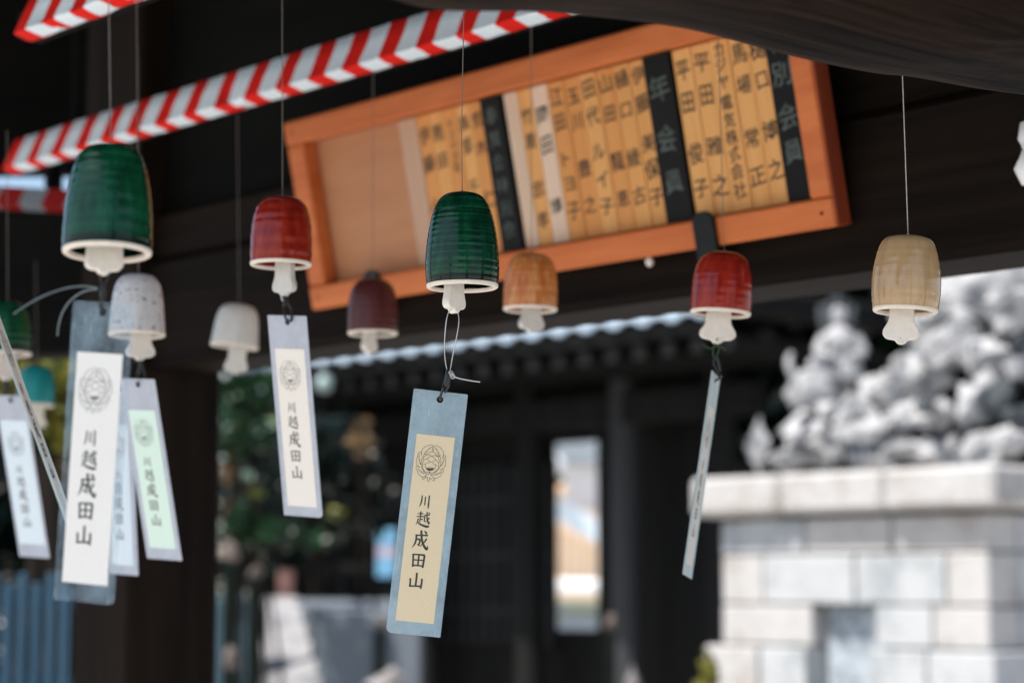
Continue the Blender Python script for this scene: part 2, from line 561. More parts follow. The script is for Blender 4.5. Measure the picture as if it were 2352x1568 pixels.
def wallM(u, v, z):
    return Matrix.Translation(pav(u, v, z)) @ RW.to_4x4()


PAV = empty('water_pavilion', pav(0, 0, 0), None, 'dark timber open shrine pavilion the wind bells and the name board hang in', 'pavilion')
PAVI = PAV.matrix_world.inverted()


def pm(Mx): return PAVI @ Mx


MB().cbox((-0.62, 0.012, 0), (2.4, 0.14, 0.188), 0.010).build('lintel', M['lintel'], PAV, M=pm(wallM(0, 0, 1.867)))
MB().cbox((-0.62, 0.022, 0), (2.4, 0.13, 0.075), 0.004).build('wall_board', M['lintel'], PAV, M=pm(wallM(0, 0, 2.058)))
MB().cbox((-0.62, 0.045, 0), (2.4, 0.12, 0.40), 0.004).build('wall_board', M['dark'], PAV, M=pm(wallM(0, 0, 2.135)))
# corner post, and the side wall that runs on to the left of it
pc = at(342, 1000, 3.72)
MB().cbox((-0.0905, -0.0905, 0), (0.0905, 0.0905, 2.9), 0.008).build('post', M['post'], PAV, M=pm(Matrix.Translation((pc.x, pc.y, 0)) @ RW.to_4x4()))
sl = at(-160, 825, 3.95)
sr = at(330, 825, 3.78)
dx = (sr - sl)
dx.z = 0
ex = dx.normalized()
RS = Matrix((ex, Vector((-ex.y, ex.x, 0)), ZZ)).transposed().to_4x4()
zt = at(0, 466, 3.9).z
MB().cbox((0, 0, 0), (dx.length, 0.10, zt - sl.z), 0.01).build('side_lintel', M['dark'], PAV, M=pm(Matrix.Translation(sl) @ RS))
# far-left eave board above the gap where daylight shows
ge = at(-160, 398, 4.3)
MB().cbox((0, 0, 0), (0.62, 0.05, 0.5), 0.006).build('eave_board', M['dark'], PAV, M=pm(Matrix.Translation(ge)))
gb = at(98, 440, 4.05)
MB().cbox((0, 0, 0), (0.030, 0.05, 0.09), 0.012).build('strut', M['dark'], PAV, M=pm(Matrix.Translation(gb)))
gr = at(158, 440, 4.0)
MB().cbox((0, 0, 0), (0.9, 0.05, 0.7), 0.006).build('wall_board', M['dark'], PAV, M=pm(Matrix.Translation(gr)))
nz0 = at(2404, 352, 2.27)
ns = MB()
for k in range(7):
    ns.lathe([(0.0001, 0.024), (0.014, 0.018), (0.02, 0.0), (0.013, -0.018), (0.0001, -0.022)], 12, 0, 0.5, k * 3.1)
    ns.v[-60:] = [(q[0] + 0.012 * math.cos(k * 2.2), q[1] + 0.01 * math.sin(k * 1.7), q[2] + 0.03 - k * 0.011) for q in ns.v[-60:]]
ns.build('beam_nosing', M['plaster'], PAV, True, pm(Matrix.Translation(nz0)))
# other corner posts (outside the picture, they carry the roof)
for (u, v) in ((1.3, 1.75), (-3.15, 1.70), (-2.6, 0.06)):
    MB().cbox((-0.09, -0.09, 0), (0.09, 0.09, 2.76), 0.008).build('post', M['post'], PAV, M=pm(wallM(u, v, 0)))
# roof: boarding and rafters
rf = MB()
E0, E1, V0, V1, ZE, ZR = -2.7, 1.45, -1.0, 1.92, 2.75, 3.45
c4 = [pav(E1, V0, ZE), pav(E0, V0, ZE), pav(E0, V1, ZE), pav(E1, V1, ZE)]
r2 = [pav(E1 - 1.2, 0.55, ZR), pav(E0 + 1.2, 0.55, ZR)]
up = Vector((0, 0, 0.09))
lowf = [(0, 1, 5, 4), (2, 3, 4, 5), (3, 0, 4), (1, 2, 5)]
rf.add(c4 + r2, lowf)
rf.add([p + up for p in c4 + r2], [tuple(reversed(f)) for f in lowf])
rf.add(c4 + [p + up for p in c4], [(i, (i + 1) % 4, 4 + (i + 1) % 4, 4 + i) for i in range(4)])
rf.build('roof', M['dark'], PAV, M=PAVI.copy())
for i in range(12):
    u = E1 - 0.60 - i * 0.265
    for (va, sgn) in ((V1 - 0.04, 1), (V0 + 0.04, -1)):
        k = MB()
        zr = ZE + (ZR - ZE) * 0.96
        k.tube([pav(u, va, ZE + 0.0), pav(u, 0.55 + 0.05 * sgn, zr - 0.03)], 0.026, 4)
        k.build('rafter', M['dark'], PAV, M=PAVI.copy())
for i, v in enumerate((1.75, 0.98)):
    MB().cbox((-0.9, -0.05, 0), (2.5, 0.05, 0.11), 0.006).build('purlin', M['dark'], PAV, M=pm(wallM(0, v, 2.62)))

# the bowed cross beam at the top right, close to the lens
BD = Vector((0.743, 0.669, 0))
B0 = Vector((0.455, 1.90, 0))
prof = [(600, -70), (820, 2), (940, 33), (1065, 38), (1180, 38), (1280, 45), (1390, 58), (1500, 76), (1600, 94), (1700, 115), (1800, 138),
        (1900, 161), (2000, 180), (2080, 188), (2200, 189), (2352, 190), (2560, 190)]
sec = [(-0.002, 0.030), (0.004, 0.012), (0.016, 0.002), (0.03, 0.0), (0.075, 0.004), (0.105, 0.016), (0.118, 0.034), (0.124, 0.06), (0.126, 0.16), (0.124, 0.27), (0.0, 0.27)]
rows = []
for (x, y) in prof:
    k = (x - 1176) / F
    tt = (k * 1.9 - 0.455) / (0.743 - k * 0.669)
    q = B0 + BD * tt
    hh = (784 - y) / F
    d_ = q.y / (FWD.y + hh * UPV.y)
    z = 1.5 + d_ * (FWD.z + hh * UPV.z)
    ex_ = 0 if x < 2080 else (x - 2080) / 272 * 46 / F * d_
    rows.append((tt, z, ex_))
rs = spline([Vector((a, z, e_)) for a, z, e_ in rows], 5)
V, Fc = [], []
n = len(sec)
for i, q in enumerate(rs):
    for j, (s_, h_) in enumerate(sec):
        wv_ = 0.004 * noise.noise(Vector((q.x * 7, s_ * 25, 3.1)))
        V.append((q.x, -s_, q.y + h_ + wv_ - (q.z if j < 4 or j == n - 1 and False else 0)))
for i in range(len(rs) - 1):
    for j in range(n):
        a, b_ = i * n + j, i * n + (j + 1) % n
        Fc.append((a, b_, b_ + n, a + n))
Fc += [tuple(range(n)), tuple((len(rs) - 1) * n + j for j in range(n - 1, -1, -1))]
cb = MB().add(V, Fc)
RB = Matrix((BD.normalized(), UU * -1 * -1, ZZ)).transposed()
MBm = Matrix.Translation(B0) @ RB.to_4x4()
cb.build('cross_beam', M['beam'], PAV, smooth=True, M=pm(MBm), sharp=50)


# ------------------------------------------------------------------ striped festival cloth wrapped round the rails
def cloth(name, p0, p1, cs, pitch, label, seed, sag=0.0, red_first=True, seams=()):
    """p0 -> p1: the front fold; cs: cross-section (back, up) from top to bottom"""
    rnd = random.Random(seed)
    ax = (p1 - p0)
    L = ax.length
    ax.normalize()
    back = Vector((BD.x, BD.y, 0)).normalized()
    mb = MB()
    n_st = int(L / pitch * 2) + 1
    sub = 6
    pts = []
    nn = n_st * sub
    for i in range(nn + 1):
        st_, fr_ = divmod(i, sub)
        s_ = (st_ // 2) * pitch + ((0.47 * pitch if st_ % 2 else 0) + fr_ / sub * pitch * (0.53 if st_ % 2 else 0.47) if red_first else 0) + 0.06 * pitch / 2 * math.sin(i / sub * 2.7 + seed) * (0.5 + 0.5 * math.sin(i / sub * 0.9))
        c = p0 + ax * s_
        wv_ = 0.0016 * noise.noise(Vector((s_ * 23, seed, 0))) + 0.0010 * noise.noise(Vector((s_ * 70, seed, 5)))
        row = []
        for j, (bk, u_) in enumerate(cs):
            q = 0.0022 * noise.noise(Vector((s_ * 30, j * 1.7, seed + 9)))
            sk = 0.0030 * noise.noise(Vector((s_ * 9, j * 0.8, seed + 3)))
            for se in seams:
                g_ = math.exp(-((s_ - se) / 0.012) ** 2)
                q += 0.005 * g_ * math.sin(j * 2.1)
                sk += 0.006 * g_ * (j - 2)
            row.append(c + ax * sk + back * (bk + q) + ZZ * (u_ + wv_ + q * 0.5 - sag * math.sin(math.pi * s_ / L)))
        pts.append(row)
    m_ = len(cs)
    V = [p for r_ in pts for p in r_]
    for i in range(nn):
        mi = (i // sub + (0 if red_first else 1)) % 2
        for j in range(m_ - 1):
            mb.f.append((i * m_ + j, i * m_ + j + 1, (i + 1) * m_ + j + 1, (i + 1) * m_ + j))
            mb.m.append(mi)
    mb.v = [tuple(p) for p in V]
    o = mb.build(name, [M['cloth_red'], M['cloth_white']], smooth=True, sharp=55)
    tag(o, label, 'cloth', 'red and white striped cloths on the rails')
    return o


CS = [(0.055, 0.054), (0.038, 0.056), (0.024, 0.052), (0.012, 0.027), (0.003, 0.005), (0.0, 0.0), (0.003, -0.002), (0.011, -0.004), (0.020, -0.006), (0.027, -0.0065), (0.045, 0.002)]
ZC = at(1218, 60, 2.55).z + 0.005
pA = at(18, 352, 3.62)
pB = at(1245, 30, 2.50)


def rail_pt(x, ref, z):
    """point of the rail through ref (parallel to the wall) that is seen in column x"""
    k = (x - 1176) / F
    tt = 0.0
    for _ in range(30):
        q = ref + UU * tt
        q.z = z
        d_ = (q - CAM).dot(FWD)
        tt += (q.x - k * d_) / 0.669 * 0.8
    q = ref + UU * tt
    q.z = z
    return q


ref2 = at(1218, 60, 2.55) + VV * 0.026
ref1 = at(318, 2, 2.476) + VV * 0.026
cloth('striped_cloth', rail_pt(4, ref2, ZC), rail_pt(1330, ref2, ZC), [(a * 0.95, b_ * 0.97) for a, b_ in CS], 0.0750, 'long red and white striped cloth wrapped along the rail above the name board', 3, 0.0, True, (0.62, 1.45))
Z1 = at(318, 2, 2.476).z + 0.005
cloth('striped_cloth', rail_pt(30, ref1, Z1), rail_pt(700, ref1, Z1), [(a * 0.95, b_ * 0.97) for a, b_ in CS], 0.067, 'near red and white striped cloth crossing the top left corner', 8, 0.0, True, (0.05, 0.22))
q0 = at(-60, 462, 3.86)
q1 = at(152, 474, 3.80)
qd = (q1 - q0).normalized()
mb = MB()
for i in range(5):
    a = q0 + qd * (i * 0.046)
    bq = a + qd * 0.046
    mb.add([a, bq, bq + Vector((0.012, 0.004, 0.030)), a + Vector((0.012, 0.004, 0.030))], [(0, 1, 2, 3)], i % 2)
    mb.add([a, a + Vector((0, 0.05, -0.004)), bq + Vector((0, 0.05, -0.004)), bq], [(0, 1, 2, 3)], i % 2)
tag(mb.build('striped_cloth', [M['cloth_white_shaded'], M['cloth_red_shaded']]), 'short dim striped cloth on the side rail left of the big green bell', 'cloth', 'red and white striped cloths on the rails')
# rails inside the cloths
for (nm, rr, z, x0, x1, lab) in (('cloth_rail', ref2, ZC, 0, 1340, 'dark wooden rail inside the long striped cloth'), ('cloth_rail', ref1, Z1, 24, 710, 'dark wooden rail inside the near striped cloth at top left')):
    a, bq = rail_pt(x0, rr, z), rail_pt(x1, rr, z)
    L = (a - bq).length
    Mx = Matrix.Translation(a + VV * -0.030 + ZZ * 0.014) @ RW.to_4x4()
    tag(MB().cbox((-0.02, -0.012, -0.014), (L, 0.025, 0.022), 0.003).build(nm, M['dark'], M=Mx), lab, 'rail', 'rails that carry the striped cloths')

# ------------------------------------------------------------------ the name board
LEAN = 0.2101
WID, HGT = 1.031, 0.2865
wv = ZZ * math.cos(LEAN) + VV * math.sin(LEAN)
RBd = Matrix((-UU, (-UU).cross(wv) * -1, wv)).transposed()
BM = Matrix.Translation(W0) @ RBd.to_4x4()
BOARD = empty('name_board', W0, RBd, 'long orange wooden board of brush written member names, leaning out from the dark lintel', 'name board')


def bpart(name, lo, hi, m, c=0.002, parent=None):
    return MB().cbox(lo, hi, c).build(name, m, parent or BOARD)


RX = WID - 0.046                                  # inner edge of the right rail
bpart('frame_rail', (0.0, -0.016, HGT - 0.036), (WID - 0.012, 0.012, HGT), M['frame'], 0.003)
bpart('frame_rail', (0.0, -0.016, 0.0), (WID - 0.012, 0.012, 0.036), M['frame'], 0.003)
bpart('frame_rail', (0.0005, -0.015, 0.0365), (0.040, 0.012, HGT - 0.0365), M['frame'], 0.003)
bpart('frame_rail', (RX, -0.015, 0.0365), (WID - 0.0125, 0.012, HGT - 0.0365), M['frame'], 0.003)
bpart('frame_edge', (WID - 0.0118, -0.0155, 0.0005), (WID - 0.0085, 0.010, HGT - 0.0005), M['edge'], 0.001)
bpart('back_panel', (0.003, 0.0125, 0.003), (WID - 0.015, 0.018, HGT - 0.003), M['panel'], 0.001)


def bx(px):
    k = (px - 1176) / F
    a = W0 + wv * 0.036 - CAM
    # (a + s*-UU).x = k * (a + s*-UU).FWD
    e = -UU
    return (k * a.dot(FWD) - a.x) / (e.x - k * e.dot(FWD))


def letter(parent, chars, ys, size, wdt, x, ytop, hgt, m, name='lettering', yoff=-0.0005, off=0.012):
    mb = MB()
    rn = random.Random(hash(chars) % 999 if False else sum(map(ord, chars)))
    for ch, fy in zip(chars, ys):
        if ch == ' ': continue
        vs, fs = glyph(ch, off)
        a = rn.uniform(-0.10, 0.10)
        sh = rn.uniform(0.02, 0.16)
        ca, sa = math.cos(a), math.sin(a)
        sx = wdt * rn.uniform(0.84, 1.02)
        sz = size * rn.uniform(0.84, 1.04)
        V = [(x + (v_.x * ca - v_.y * sa) * sx, yoff, ytop - fy * hgt + (v_.x * (sa + sh) + v_.y * ca) * sz) for v_ in vs]
        mb.add(V, fs)
    return tag(mb.build(name, m, parent), kind='stuff')


for (nx, nz) in ((0.02, 0.018), (0.02, HGT - 0.018), (WID - 0.03, 0.018), (WID - 0.03, HGT - 0.018)):
    MB().lathe([(0.0001, 0.001), (0.0022, 0.0006), (0.0028, -0.0005)], 10).build('nail', M['iron'], BOARD, True, Matrix.Translation((nx, -0.0162, nz)) @ Matrix.Rotation(math.pi / 2, 4, 'X'))
PZ0, PZ1 = 0.0375, HGT - 0.0375
PH = PZ1 - PZ0


def plate(px0, px1, m, chars='', ys=(), ink='ink', size=0.027, name='name_plate', thick=0.0065, label=None, off=0.008, wd=None):
    a, bq = bx(px0), bx(px1)
    o = bpart(name, (a + 0.0004, 0.0122 - thick, PZ0), (bq - 0.0004, 0.0122, PZ1), m, 0.0010)
    if label: o['label'] = label
    if chars:
        letter(o, chars, ys, size, wd or min(size, (bq - a) * 0.92), (a + bq) / 2, PZ1, PH, M[ink], yoff=0.0122 - thick - 0.0004, off=off)
    return o


Y4 = (0.12, 0.275, 0.545, 0.755)
Y5 = (0.11, 0.26, 0.47, 0.62, 0.78)
plate(958, 999, M['plate_dim'], label='blank pale plate left of the names')
left5 = [('伊藤小林', (0.14, 0.33, 0.62, 0.80)), ('熊田安一', (0.14, 0.33, 0.62, 0.80)), ('トミナガ社一', (0.10, 0.18, 0.25, 0.32, 0.39, 0.60)), ('高草千代', Y4), ('荒木仁', (0.12, 0.30, 0.64))]
for i, (nm, ys) in enumerate(left5):
    plate(1000 + i * 30.6, 1000 + (i + 1) * 30.6, M['plate'] if i % 2 else M['plate_old'], nm, ys, size=0.027 if i != 2 else 0.016)
plate(1154, 1201, M['black'], '奉賛会特別会', (0.12, 0.27, 0.42, 0.57, 0.72, 0.86), 'white_ink', 0.027, 'heading_plate', 0.012, 'narrow black heading plate with faint grey writing', 0.0)
plate(1202, 1234, M['plate_pale'], label='blank pale plate right of the black heading')
plate(1234, 1266, M['plate'], '竹重忠孝', (0.17, 0.33, 0.64, 0.84))
plate(1266, 1303, M['plate_pale'], '岡田 博', (0.19, 0.38, 0.5, 0.77), label='pale plate with greyish writing')
six = [('江田トヨ子', (0.10, 0.26, 0.49, 0.65, 0.82)), ('玉川豊之', (0.12, 0.28, 0.57, 0.80)), ('田代ルイ子', (0.10, 0.27, 0.49, 0.66, 0.83)), ('山田龍恵', (0.09, 0.28, 0.57, 0.80)), ('樋口綾古', (0.09, 0.28, 0.57, 0.80)),
       ('伊藤美保子', (0.09, 0.26, 0.50, 0.66, 0.83))]
for i, (nm, ys) in enumerate(six):
    plate(1303 + i * 38, 1303 + (i + 1) * 38, (M['plate_old'], M['plate_old'], M['plate'], M['plate_old'], M['plate'], M['plate'])[i], nm, ys, thick=(0.0065, 0.006, 0.007, 0.0062, 0.0068, 0.0064)[i])
plate(1531, 1593, M['black'], '年会員', (0.20, 0.50, 0.76), 'white_ink', 0.036, 'heading_plate', 0.012, 'black heading plate reading 年会員', 0.012)
five = [('平田俊子', (0.13, 0.32, 0.62, 0.83)), ('平田雅之', (0.11, 0.30, 0.60, 0.83)), ('カジヤ電気株式会社', (0.06, 0.15, 0.25, 0.37, 0.47, 0.57, 0.67, 0.77, 0.88)), ('馬場常正', (0.11, 0.29, 0.60, 0.82)), ('樋口博之', (0.11, 0.29, 0.58, 0.80))]
for i, (nm, ys) in enumerate(five):
    w_ = (1810 - 1593) / 5
    plate(1593 + i * w_, 1593 + (i + 1) * w_, M['plate'], nm, ys, size=0.029 if i != 2 else 0.022, thick=(0.0066, 0.006, 0.007, 0.0062, 0.0068)[i])
plate(1810, 1870, M['black'], '特別会員', (0.08, 0.28, 0.52, 0.72), 'white_ink', 0.034, 'heading_plate', 0.012, 'black heading plate reading 特別会員', 0.012)
pg = bx(1490)
MB().lathe([(0.0001, 0.006), (0.005, 0.003), (0.0055, -0.002), (0.003, -0.006), (0.0001, -0.007)], 12).build('peg', M['bisque'], BOARD, True, Matrix.Translation((pg, -0.008, -0.006)))


def bracket(px, label):
    x = bx(px)
    e = empty('board_bracket', BM @ Vector((x, 0, 0)), RBd, label, 'bracket', 'iron brackets under the name board')
    out = [(-0.016, -0.012), (0.016, -0.012), (0.016, 0.030)] + [(0.016 * math.cos(a), 0.032 + 0.012 * math.sin(a)) for a in [math.pi * k / 10 for k in range(11)]] + [(-0.016, 0.030)]
    me = curve_mesh([out], 0.0025, 0.0008)
    me.materials.append(M['iron'])
    link('front_lip', me, e, Matrix.Translation((0, -0.0205, 0)))
    MB().cbox((-0.016, -0.0225, -0.016), (0.016, 0.055, -0.0115), 0.001).build('shelf_arm', M['iron'], e)
    me = curve_mesh([[(-0.02, -0.002), (0.055, -0.002), (0.05, -0.02), (0.03, -0.035), (0.0, -0.045), (-0.02, -0.045)]], 0.003, 0.0005)
    me.materials.append(M['iron'])
    link('gusset', me, e, Matrix.Translation((0.018, 0.03, -0.016)))
    return e


bracket(1640, 'right hand black iron bracket hooked over the lower rail of the name board')
bracket(878, 'left hand black iron bracket under the board behind the maroon bell')

# ------------------------------------------------------------------ wind bells
PR_TALL = [(0.10, 0.004), (0.32, 0.006), (0.47, 0.022), (0.60, 0.060), (0.70, 0.115), (0.78, 0.19), (0.86, 0.30), (0.925, 0.43), (0.968, 0.56), (0.992, 0.68), (1.0, 0.78), (0.993, 0.88), (0.972, 0.96), (0.965, 1.0)]
PR_DOME = [(0.12, 0.004), (0.36, 0.010), (0.54, 0.034), (0.68, 0.078), (0.79, 0.14), (0.875, 0.23), (0.935, 0.34), (0.972, 0.46), (0.993, 0.60), (1.0, 0.74), (0.996, 0.88), (0.985, 1.0)]
PR_BARREL = [(0.12, 0.002), (0.42, 0.008), (0.60, 0.028), (0.705, 0.060), (0.78, 0.11), (0.855, 0.20), (0.925, 0.33), (0.972, 0.46), (0.998, 0.60), (0.995, 0.74), (0.97, 0.87), (0.94, 0.96), (0.93, 1.0)]
PR_FLARE = [(0.12, 0.004), (0.38, 0.010), (0.56, 0.040), (0.69, 0.095), (0.78, 0.17), (0.85, 0.28), (0.90, 0.42), (0.935, 0.58), (0.965, 0.75), (0.99, 0.90), (1.0, 1.0)]
PR_BIG = [(0.12, 0.002), (0.38, 0.006), (0.55, 0.028), (0.66, 0.070), (0.74, 0.125), (0.82, 0.22), (0.885, 0.34), (0.935, 0.47), (0.972, 0.62), (0.993, 0.76), (1.0, 0.86), (0.995, 0.95), (0.985, 1.0)]


def clapper_mesh(neck, lobe, length, m, thick=0.0042):
    n2, l2 = neck / 2, lobe / 2
    R = [(n2, 0), (n2, -length * 0.60), (n2 + (l2 - n2) * 0.10, -length * 0.66), (n2 + (l2 - n2) * 0.45, -length * 0.73), (n2 + (l2 - n2) * 0.85, -length * 0.79), (l2, -length * 0.845), (l2 * 0.96, -length * 0.89), (l2 * 0.78, -length * 0.925),
         (l2 * 0.45, -length * 0.937), (l2 * 0.30, -length * 0.955), (l2 * 0.22, -length * 0.982), (l2 * 0.10, -length), (0, -length * 1.002)]
    R = [Vector((a, b_, 0)) for a, b_ in R]
    R = R[:2] + spline(R[1:], 3)[1:]
    out = [(p.x, p.y) for p in R] + [(-p.x, p.y) for p in reversed(R[:-1])]
    hole = [(0.0011 * math.cos(a), -length * 0.925 + 0.0011 * math.sin(a)) for a in [2 * math.pi * k / 10 for k in range(10)]]
    me = curve_mesh([out, hole], thick - 0.0009, 0.0009)
    me.materials.append(m)
    return me


def wind_bell(cx, ytop, yrim, width, d, prof, gl, label, nub_y, clap=(0.0245, 0.036, 0.058), cyaw=0, tilt=0.0, lean=0.0, string_y=None, rings=12, amp=0.00022,
              clap_m='clap', string_m='string', kink=None, cxo=0.0, sx=None, inner=None):
    R = width / 2 / F * d
    H = (yrim - ytop) / F * d * 1.0
    base = at(cx, yrim, d)
    e = empty('wind_bell', base, Matrix.Rotation(tilt, 3, 'Y') @ Matrix.Rotation(lean, 3, 'X'), label, 'wind bell', 'ceramic wind bells hanging under the pavilion roof')
    P = spline([Vector((r * R, H * (1 - h), 0)) for r, h in prof], 8)
    outer = []
    for q in P:
        h = q.y / H
        rip = amp * math.sin(h * rings * 2 * math.pi + 1.3 * math.sin(h * 9)) * min(1, (1 - h) * 6) * min(1, h * 14)
        outer.append((q.x + rip, q.y))
    outer = [(0.0002, H * 0.9985)] + outer
    th = 0.0045
    zb = 0.0026
    outer = [p for p in outer if p[1] > zb] + [(outer[-1][0], zb)]
    inn = [(max(0.0002, q.x - th), min(q.y, H - th * 1.1)) for q in reversed(P) if q.y > zb]
    inn = [(outer[-1][0] - th, zb)] + inn + [(0.0002, H - th * 1.1)]
    seed = cx * 0.013
    mb = MB().lathe(outer, 72, 0, 0.010, seed)
    mb.lathe(inn, 48, 1 if inner else 0, 0.010, seed)
    mb.build('bell_body', [M[gl], M[inner or gl]], e, True)
    ro = outer[-1][0]
    rim = MB()
    rimp = [(ro - th + 0.0002, zb + 0.0006), (ro - th + 0.0001, 0.0006), (ro - th * 0.75, -0.0004), (ro - th * 0.3, -0.0006), (ro - 0.0002, 0.0001), (ro + 0.0003, 0.0010), (ro + 0.0002, zb + 0.0004)]
    rim.lathe(rimp, 72, 0, 0.014, seed)
    rim.build('rim', M['bisque'], e, True)
    # clapper hangs on a thread from the crown
    nub = at(cx + cxo, nub_y, d)
    loc = e.matrix_world.inverted() @ nub
    me = clapper_mesh(clap[0] * 0.95, clap[1] * (0.93 + 0.05 * math.sin(cx)), clap[2], M[clap_m])
    Mc = Matrix.Translation(loc + Vector((0, 0, clap[2]))) @ Matrix.Rotation(math.radians(cyaw), 4, 'Z')
    link('clapper', me, e, Mc)
    MB().tube([loc + Vector((0, 0, clap[2] - 0.002)), (0, 0, H - th)], 0.0006, 6, smooth=0).build('clapper_thread', M['strap'], e)
    # hanging string
    if string_y is not None:
        topw = e.matrix_world @ Vector((0, 0, H * 0.998))
        sy = topw + Vector((0, 0, 0))
        tx = sx if sx is not None else None
        if tx is None:
            # plumb line, up to the height seen at string_y
            zt_ = at(cx, string_y, d).z
            endp = Vector((topw.x, topw.y, zt_))
        else:
            endp = at(tx, string_y, d)
        pts = [topw]
        if kink:
            kp = topw.lerp(endp, kink[0]) + Vector((kink[1], 0, 0))
            pts += [topw.lerp(kp, 0.93), kp, kp.lerp(endp, 0.06)]
        pts += [endp]
        if string_y < 0: pts += [Vector((endp.x, endp.y, 2.78))]
        inv = e.matrix_world.inverted()
        MB().tube([inv @ p for p in pts], 0.00042, 6, smooth=0).build('hanging_string', M[string_m], e)
        MB().tube([(-0.0022, 0, H - 0.0006), (-0.0012, 0, H + 0.0016), (0.0012, 0, H + 0.0016), (0.0022, 0, H - 0.0006)], 0.0005, 6, smooth=3).build('string_loop', M[string_m], e)
    return e, nub


wind_bell(1062, 440, 661, 170, 1.905, PR_TALL, 'green', 'tall ribbed green bell in sharp focus at the centre, above the cream card', 717, (0.0185, 0.0235, 0.052), 52, -0.004, 0, -60, 15, 0.00013, sx=1067, kink=(0.29, -0.0012), cxo=-19, inner='green')
wind_bell(246, 330, 583, 205, 1.55, PR_BIG, 'green2', 'largest glossy green bell, nearest the lens at left, above the white card', 629, (0.0255, 0.0262, 0.052), 20, 0.002, -0.06, -60, 9, 0.00014, cxo=-8, sx=249)
wind_bell(645, 450, 610, 142, 2.245, PR_DOME, 'red', 'glossy red bell left of the board, above the ivory card', 678, (0.0200, 0.0285, 0.058), -32, 0.012, 0, -60, 6, 0.00020, 'clap_grey', cxo=8, sx=648)
wind_bell(314, 628, 771, 129, 2.476, PR_FLARE, 'grey', 'grey speckled bell half behind the white card sleeve', 826, (0.0235, 0.0345, 0.058), 22, 0.0, -0.02, -10, 5, 0.00012, cxo=8, sx=314)
wind_bell(538, 697, 797, 110, 3.005, PR_FLARE, 'white', 'plain white bell in front of the dark corner post, hung from the long cloth', 858, (0.0245, 0.0350, 0.060), 8, 0.10, 0, 262, 5, 0.00010, 'clap_grey', cxo=2, sx=545)
wind_bell(856, 640, 768, 116, 2.775, PR_DOME, 'maroon', 'dull maroon bell in front of the lower left rail of the name board', 812, (0.0205, 0.0275, 0.058), 62, 0.0, 0, 165, 8, 0.00012, cxo=-8, sx=857)
wind_bell(1218, 580, 713, 125, 2.55, PR_DOME, 'orange', 'orange brown ash glazed bell right of the central green bell', 762, (0.0235, 0.0360, 0.058), 36, 0.02, 0, 60, 12, 0.00010, 'clap_grey', cxo=2, sx=1220)
wind_bell(1655, 577, 722, 139, 2.285, PR_DOME, 'red2', 'brick red bell at the right end of the board, above the edge-on card', 787, (0.0255, 0.0385, 0.062), 6, 0.07, 0, -40, 9, 0.00008, cxo=-8, sx=1646)
wind_bell(2079, 540, 717, 158, 1.95, PR_BARREL, 'tan', 'glossy tan bell at far right in front of the sunlit rocks', 788, (0.0215, 0.0350, 0.060), -14, 0.06, 0, 120, 8, 0.00007, 'clap', 'string_pale', cxo=-10, sx=2071)
wind_bell(14, 690, 815, 118, 2.767, PR_DOME, 'green2', 'blurred green bell cut by the left picture edge, above the pale blue card', 872, (0.0235, 0.0345, 0.058), 40, 0.0, 0, 300, 9, 0.0002, sx=16)
wind_bell(82, 838, 933, 84, 3.45, PR_DOME, 'teal', 'small blurred teal bell behind the edge-on strip at far left', 985, (0.0235, 0.0345, 0.058), 40, 0.0, 0, 600, 6, 0.0001, sx=82)

# ------------------------------------------------------------------ paper tags
CH = {
    '川': [[(22, 10, 6), (23, 34, 8), (21, 58, 8), (15, 78, 6), (6, 94, 1.5)], [(50, 17, 7), (50, 50, 7), (50, 78, 7)], [(79, 6, 8), (80, 40, 8), (80, 72, 9), (80, 97, 6)]],
    '山': [[(50, 4, 9), (51, 40, 9), (50, 84, 9)], [(12, 40, 9), (14, 62, 8), (14, 90, 9)], [(10, 87, 8), (50, 84, 7), (86, 83, 9)], [(86, 36, 8), (87, 64, 9), (85, 97, 8)]],
    '田': [[(12, 12, 9), (15, 50, 8), (18, 95, 9)], [(12, 16, 7), (50, 14, 7), (88, 15, 10)], [(87, 14, 10), (86, 50, 9), (83, 96, 9)], [(18, 50, 6), (50, 49, 6), (82, 48, 6)], [(50, 16, 8), (50, 50, 8), (50, 86, 8)], [(18, 85, 7), (50, 84, 7), (83, 84, 7)]],
    '成': [[(16, 30, 7), (48, 28, 6), (90, 25, 8)], [(22, 28, 8), (23, 52, 8), (18, 74, 7), (4, 98, 1.5)], [(24, 50, 6), (46, 49, 8)], [(46, 48, 8), (45, 66, 7), (41, 80, 7), (32, 74, 2)], [(48, 2, 9), (52, 30, 9), (60, 58, 9), (74, 82, 10), (92, 97, 10), (95, 78, 2)],
          [(84, 42, 8), (74, 60, 6), (58, 78, 4), (46, 88, 1.5)], [(66, 5, 4), (74, 10, 8), (82, 18, 8)]],
    '越': [[(8, 20, 5), (28, 18, 5), (48, 17, 7)], [(29, 3, 7), (29, 38, 7)], [(2, 38, 5), (28, 36, 5), (54, 35, 7)], [(29, 38, 6), (29, 74, 6)], [(30, 54, 5), (48, 53, 7)], [(15, 50, 7), (13, 70, 6), (2, 94, 1.5)], [(10, 70, 3), (28, 84, 8), (60, 94, 11), (84, 97, 12), (99, 93, 6)],
          [(56, 24, 5), (76, 22, 5), (95, 20, 7)], [(61, 24, 6), (60, 64, 6), (70, 58, 2)], [(74, 3, 7), (77, 40, 7), (86, 64, 8), (95, 78, 8), (97, 62, 2)], [(93, 38, 7), (82, 58, 5), (66, 76, 1.5)], [(85, 4, 4), (94, 14, 7)]],
}
CHZ = [('川', 0.0988, 0.0128, 0.0112), ('越', 0.1145, 0.0138, 0.0126), ('成', 0.1330, 0.0172, 0.0152), ('田', 0.1515, 0.0140, 0.0136), ('山', 0.1695, 0.0150, 0.0140)]


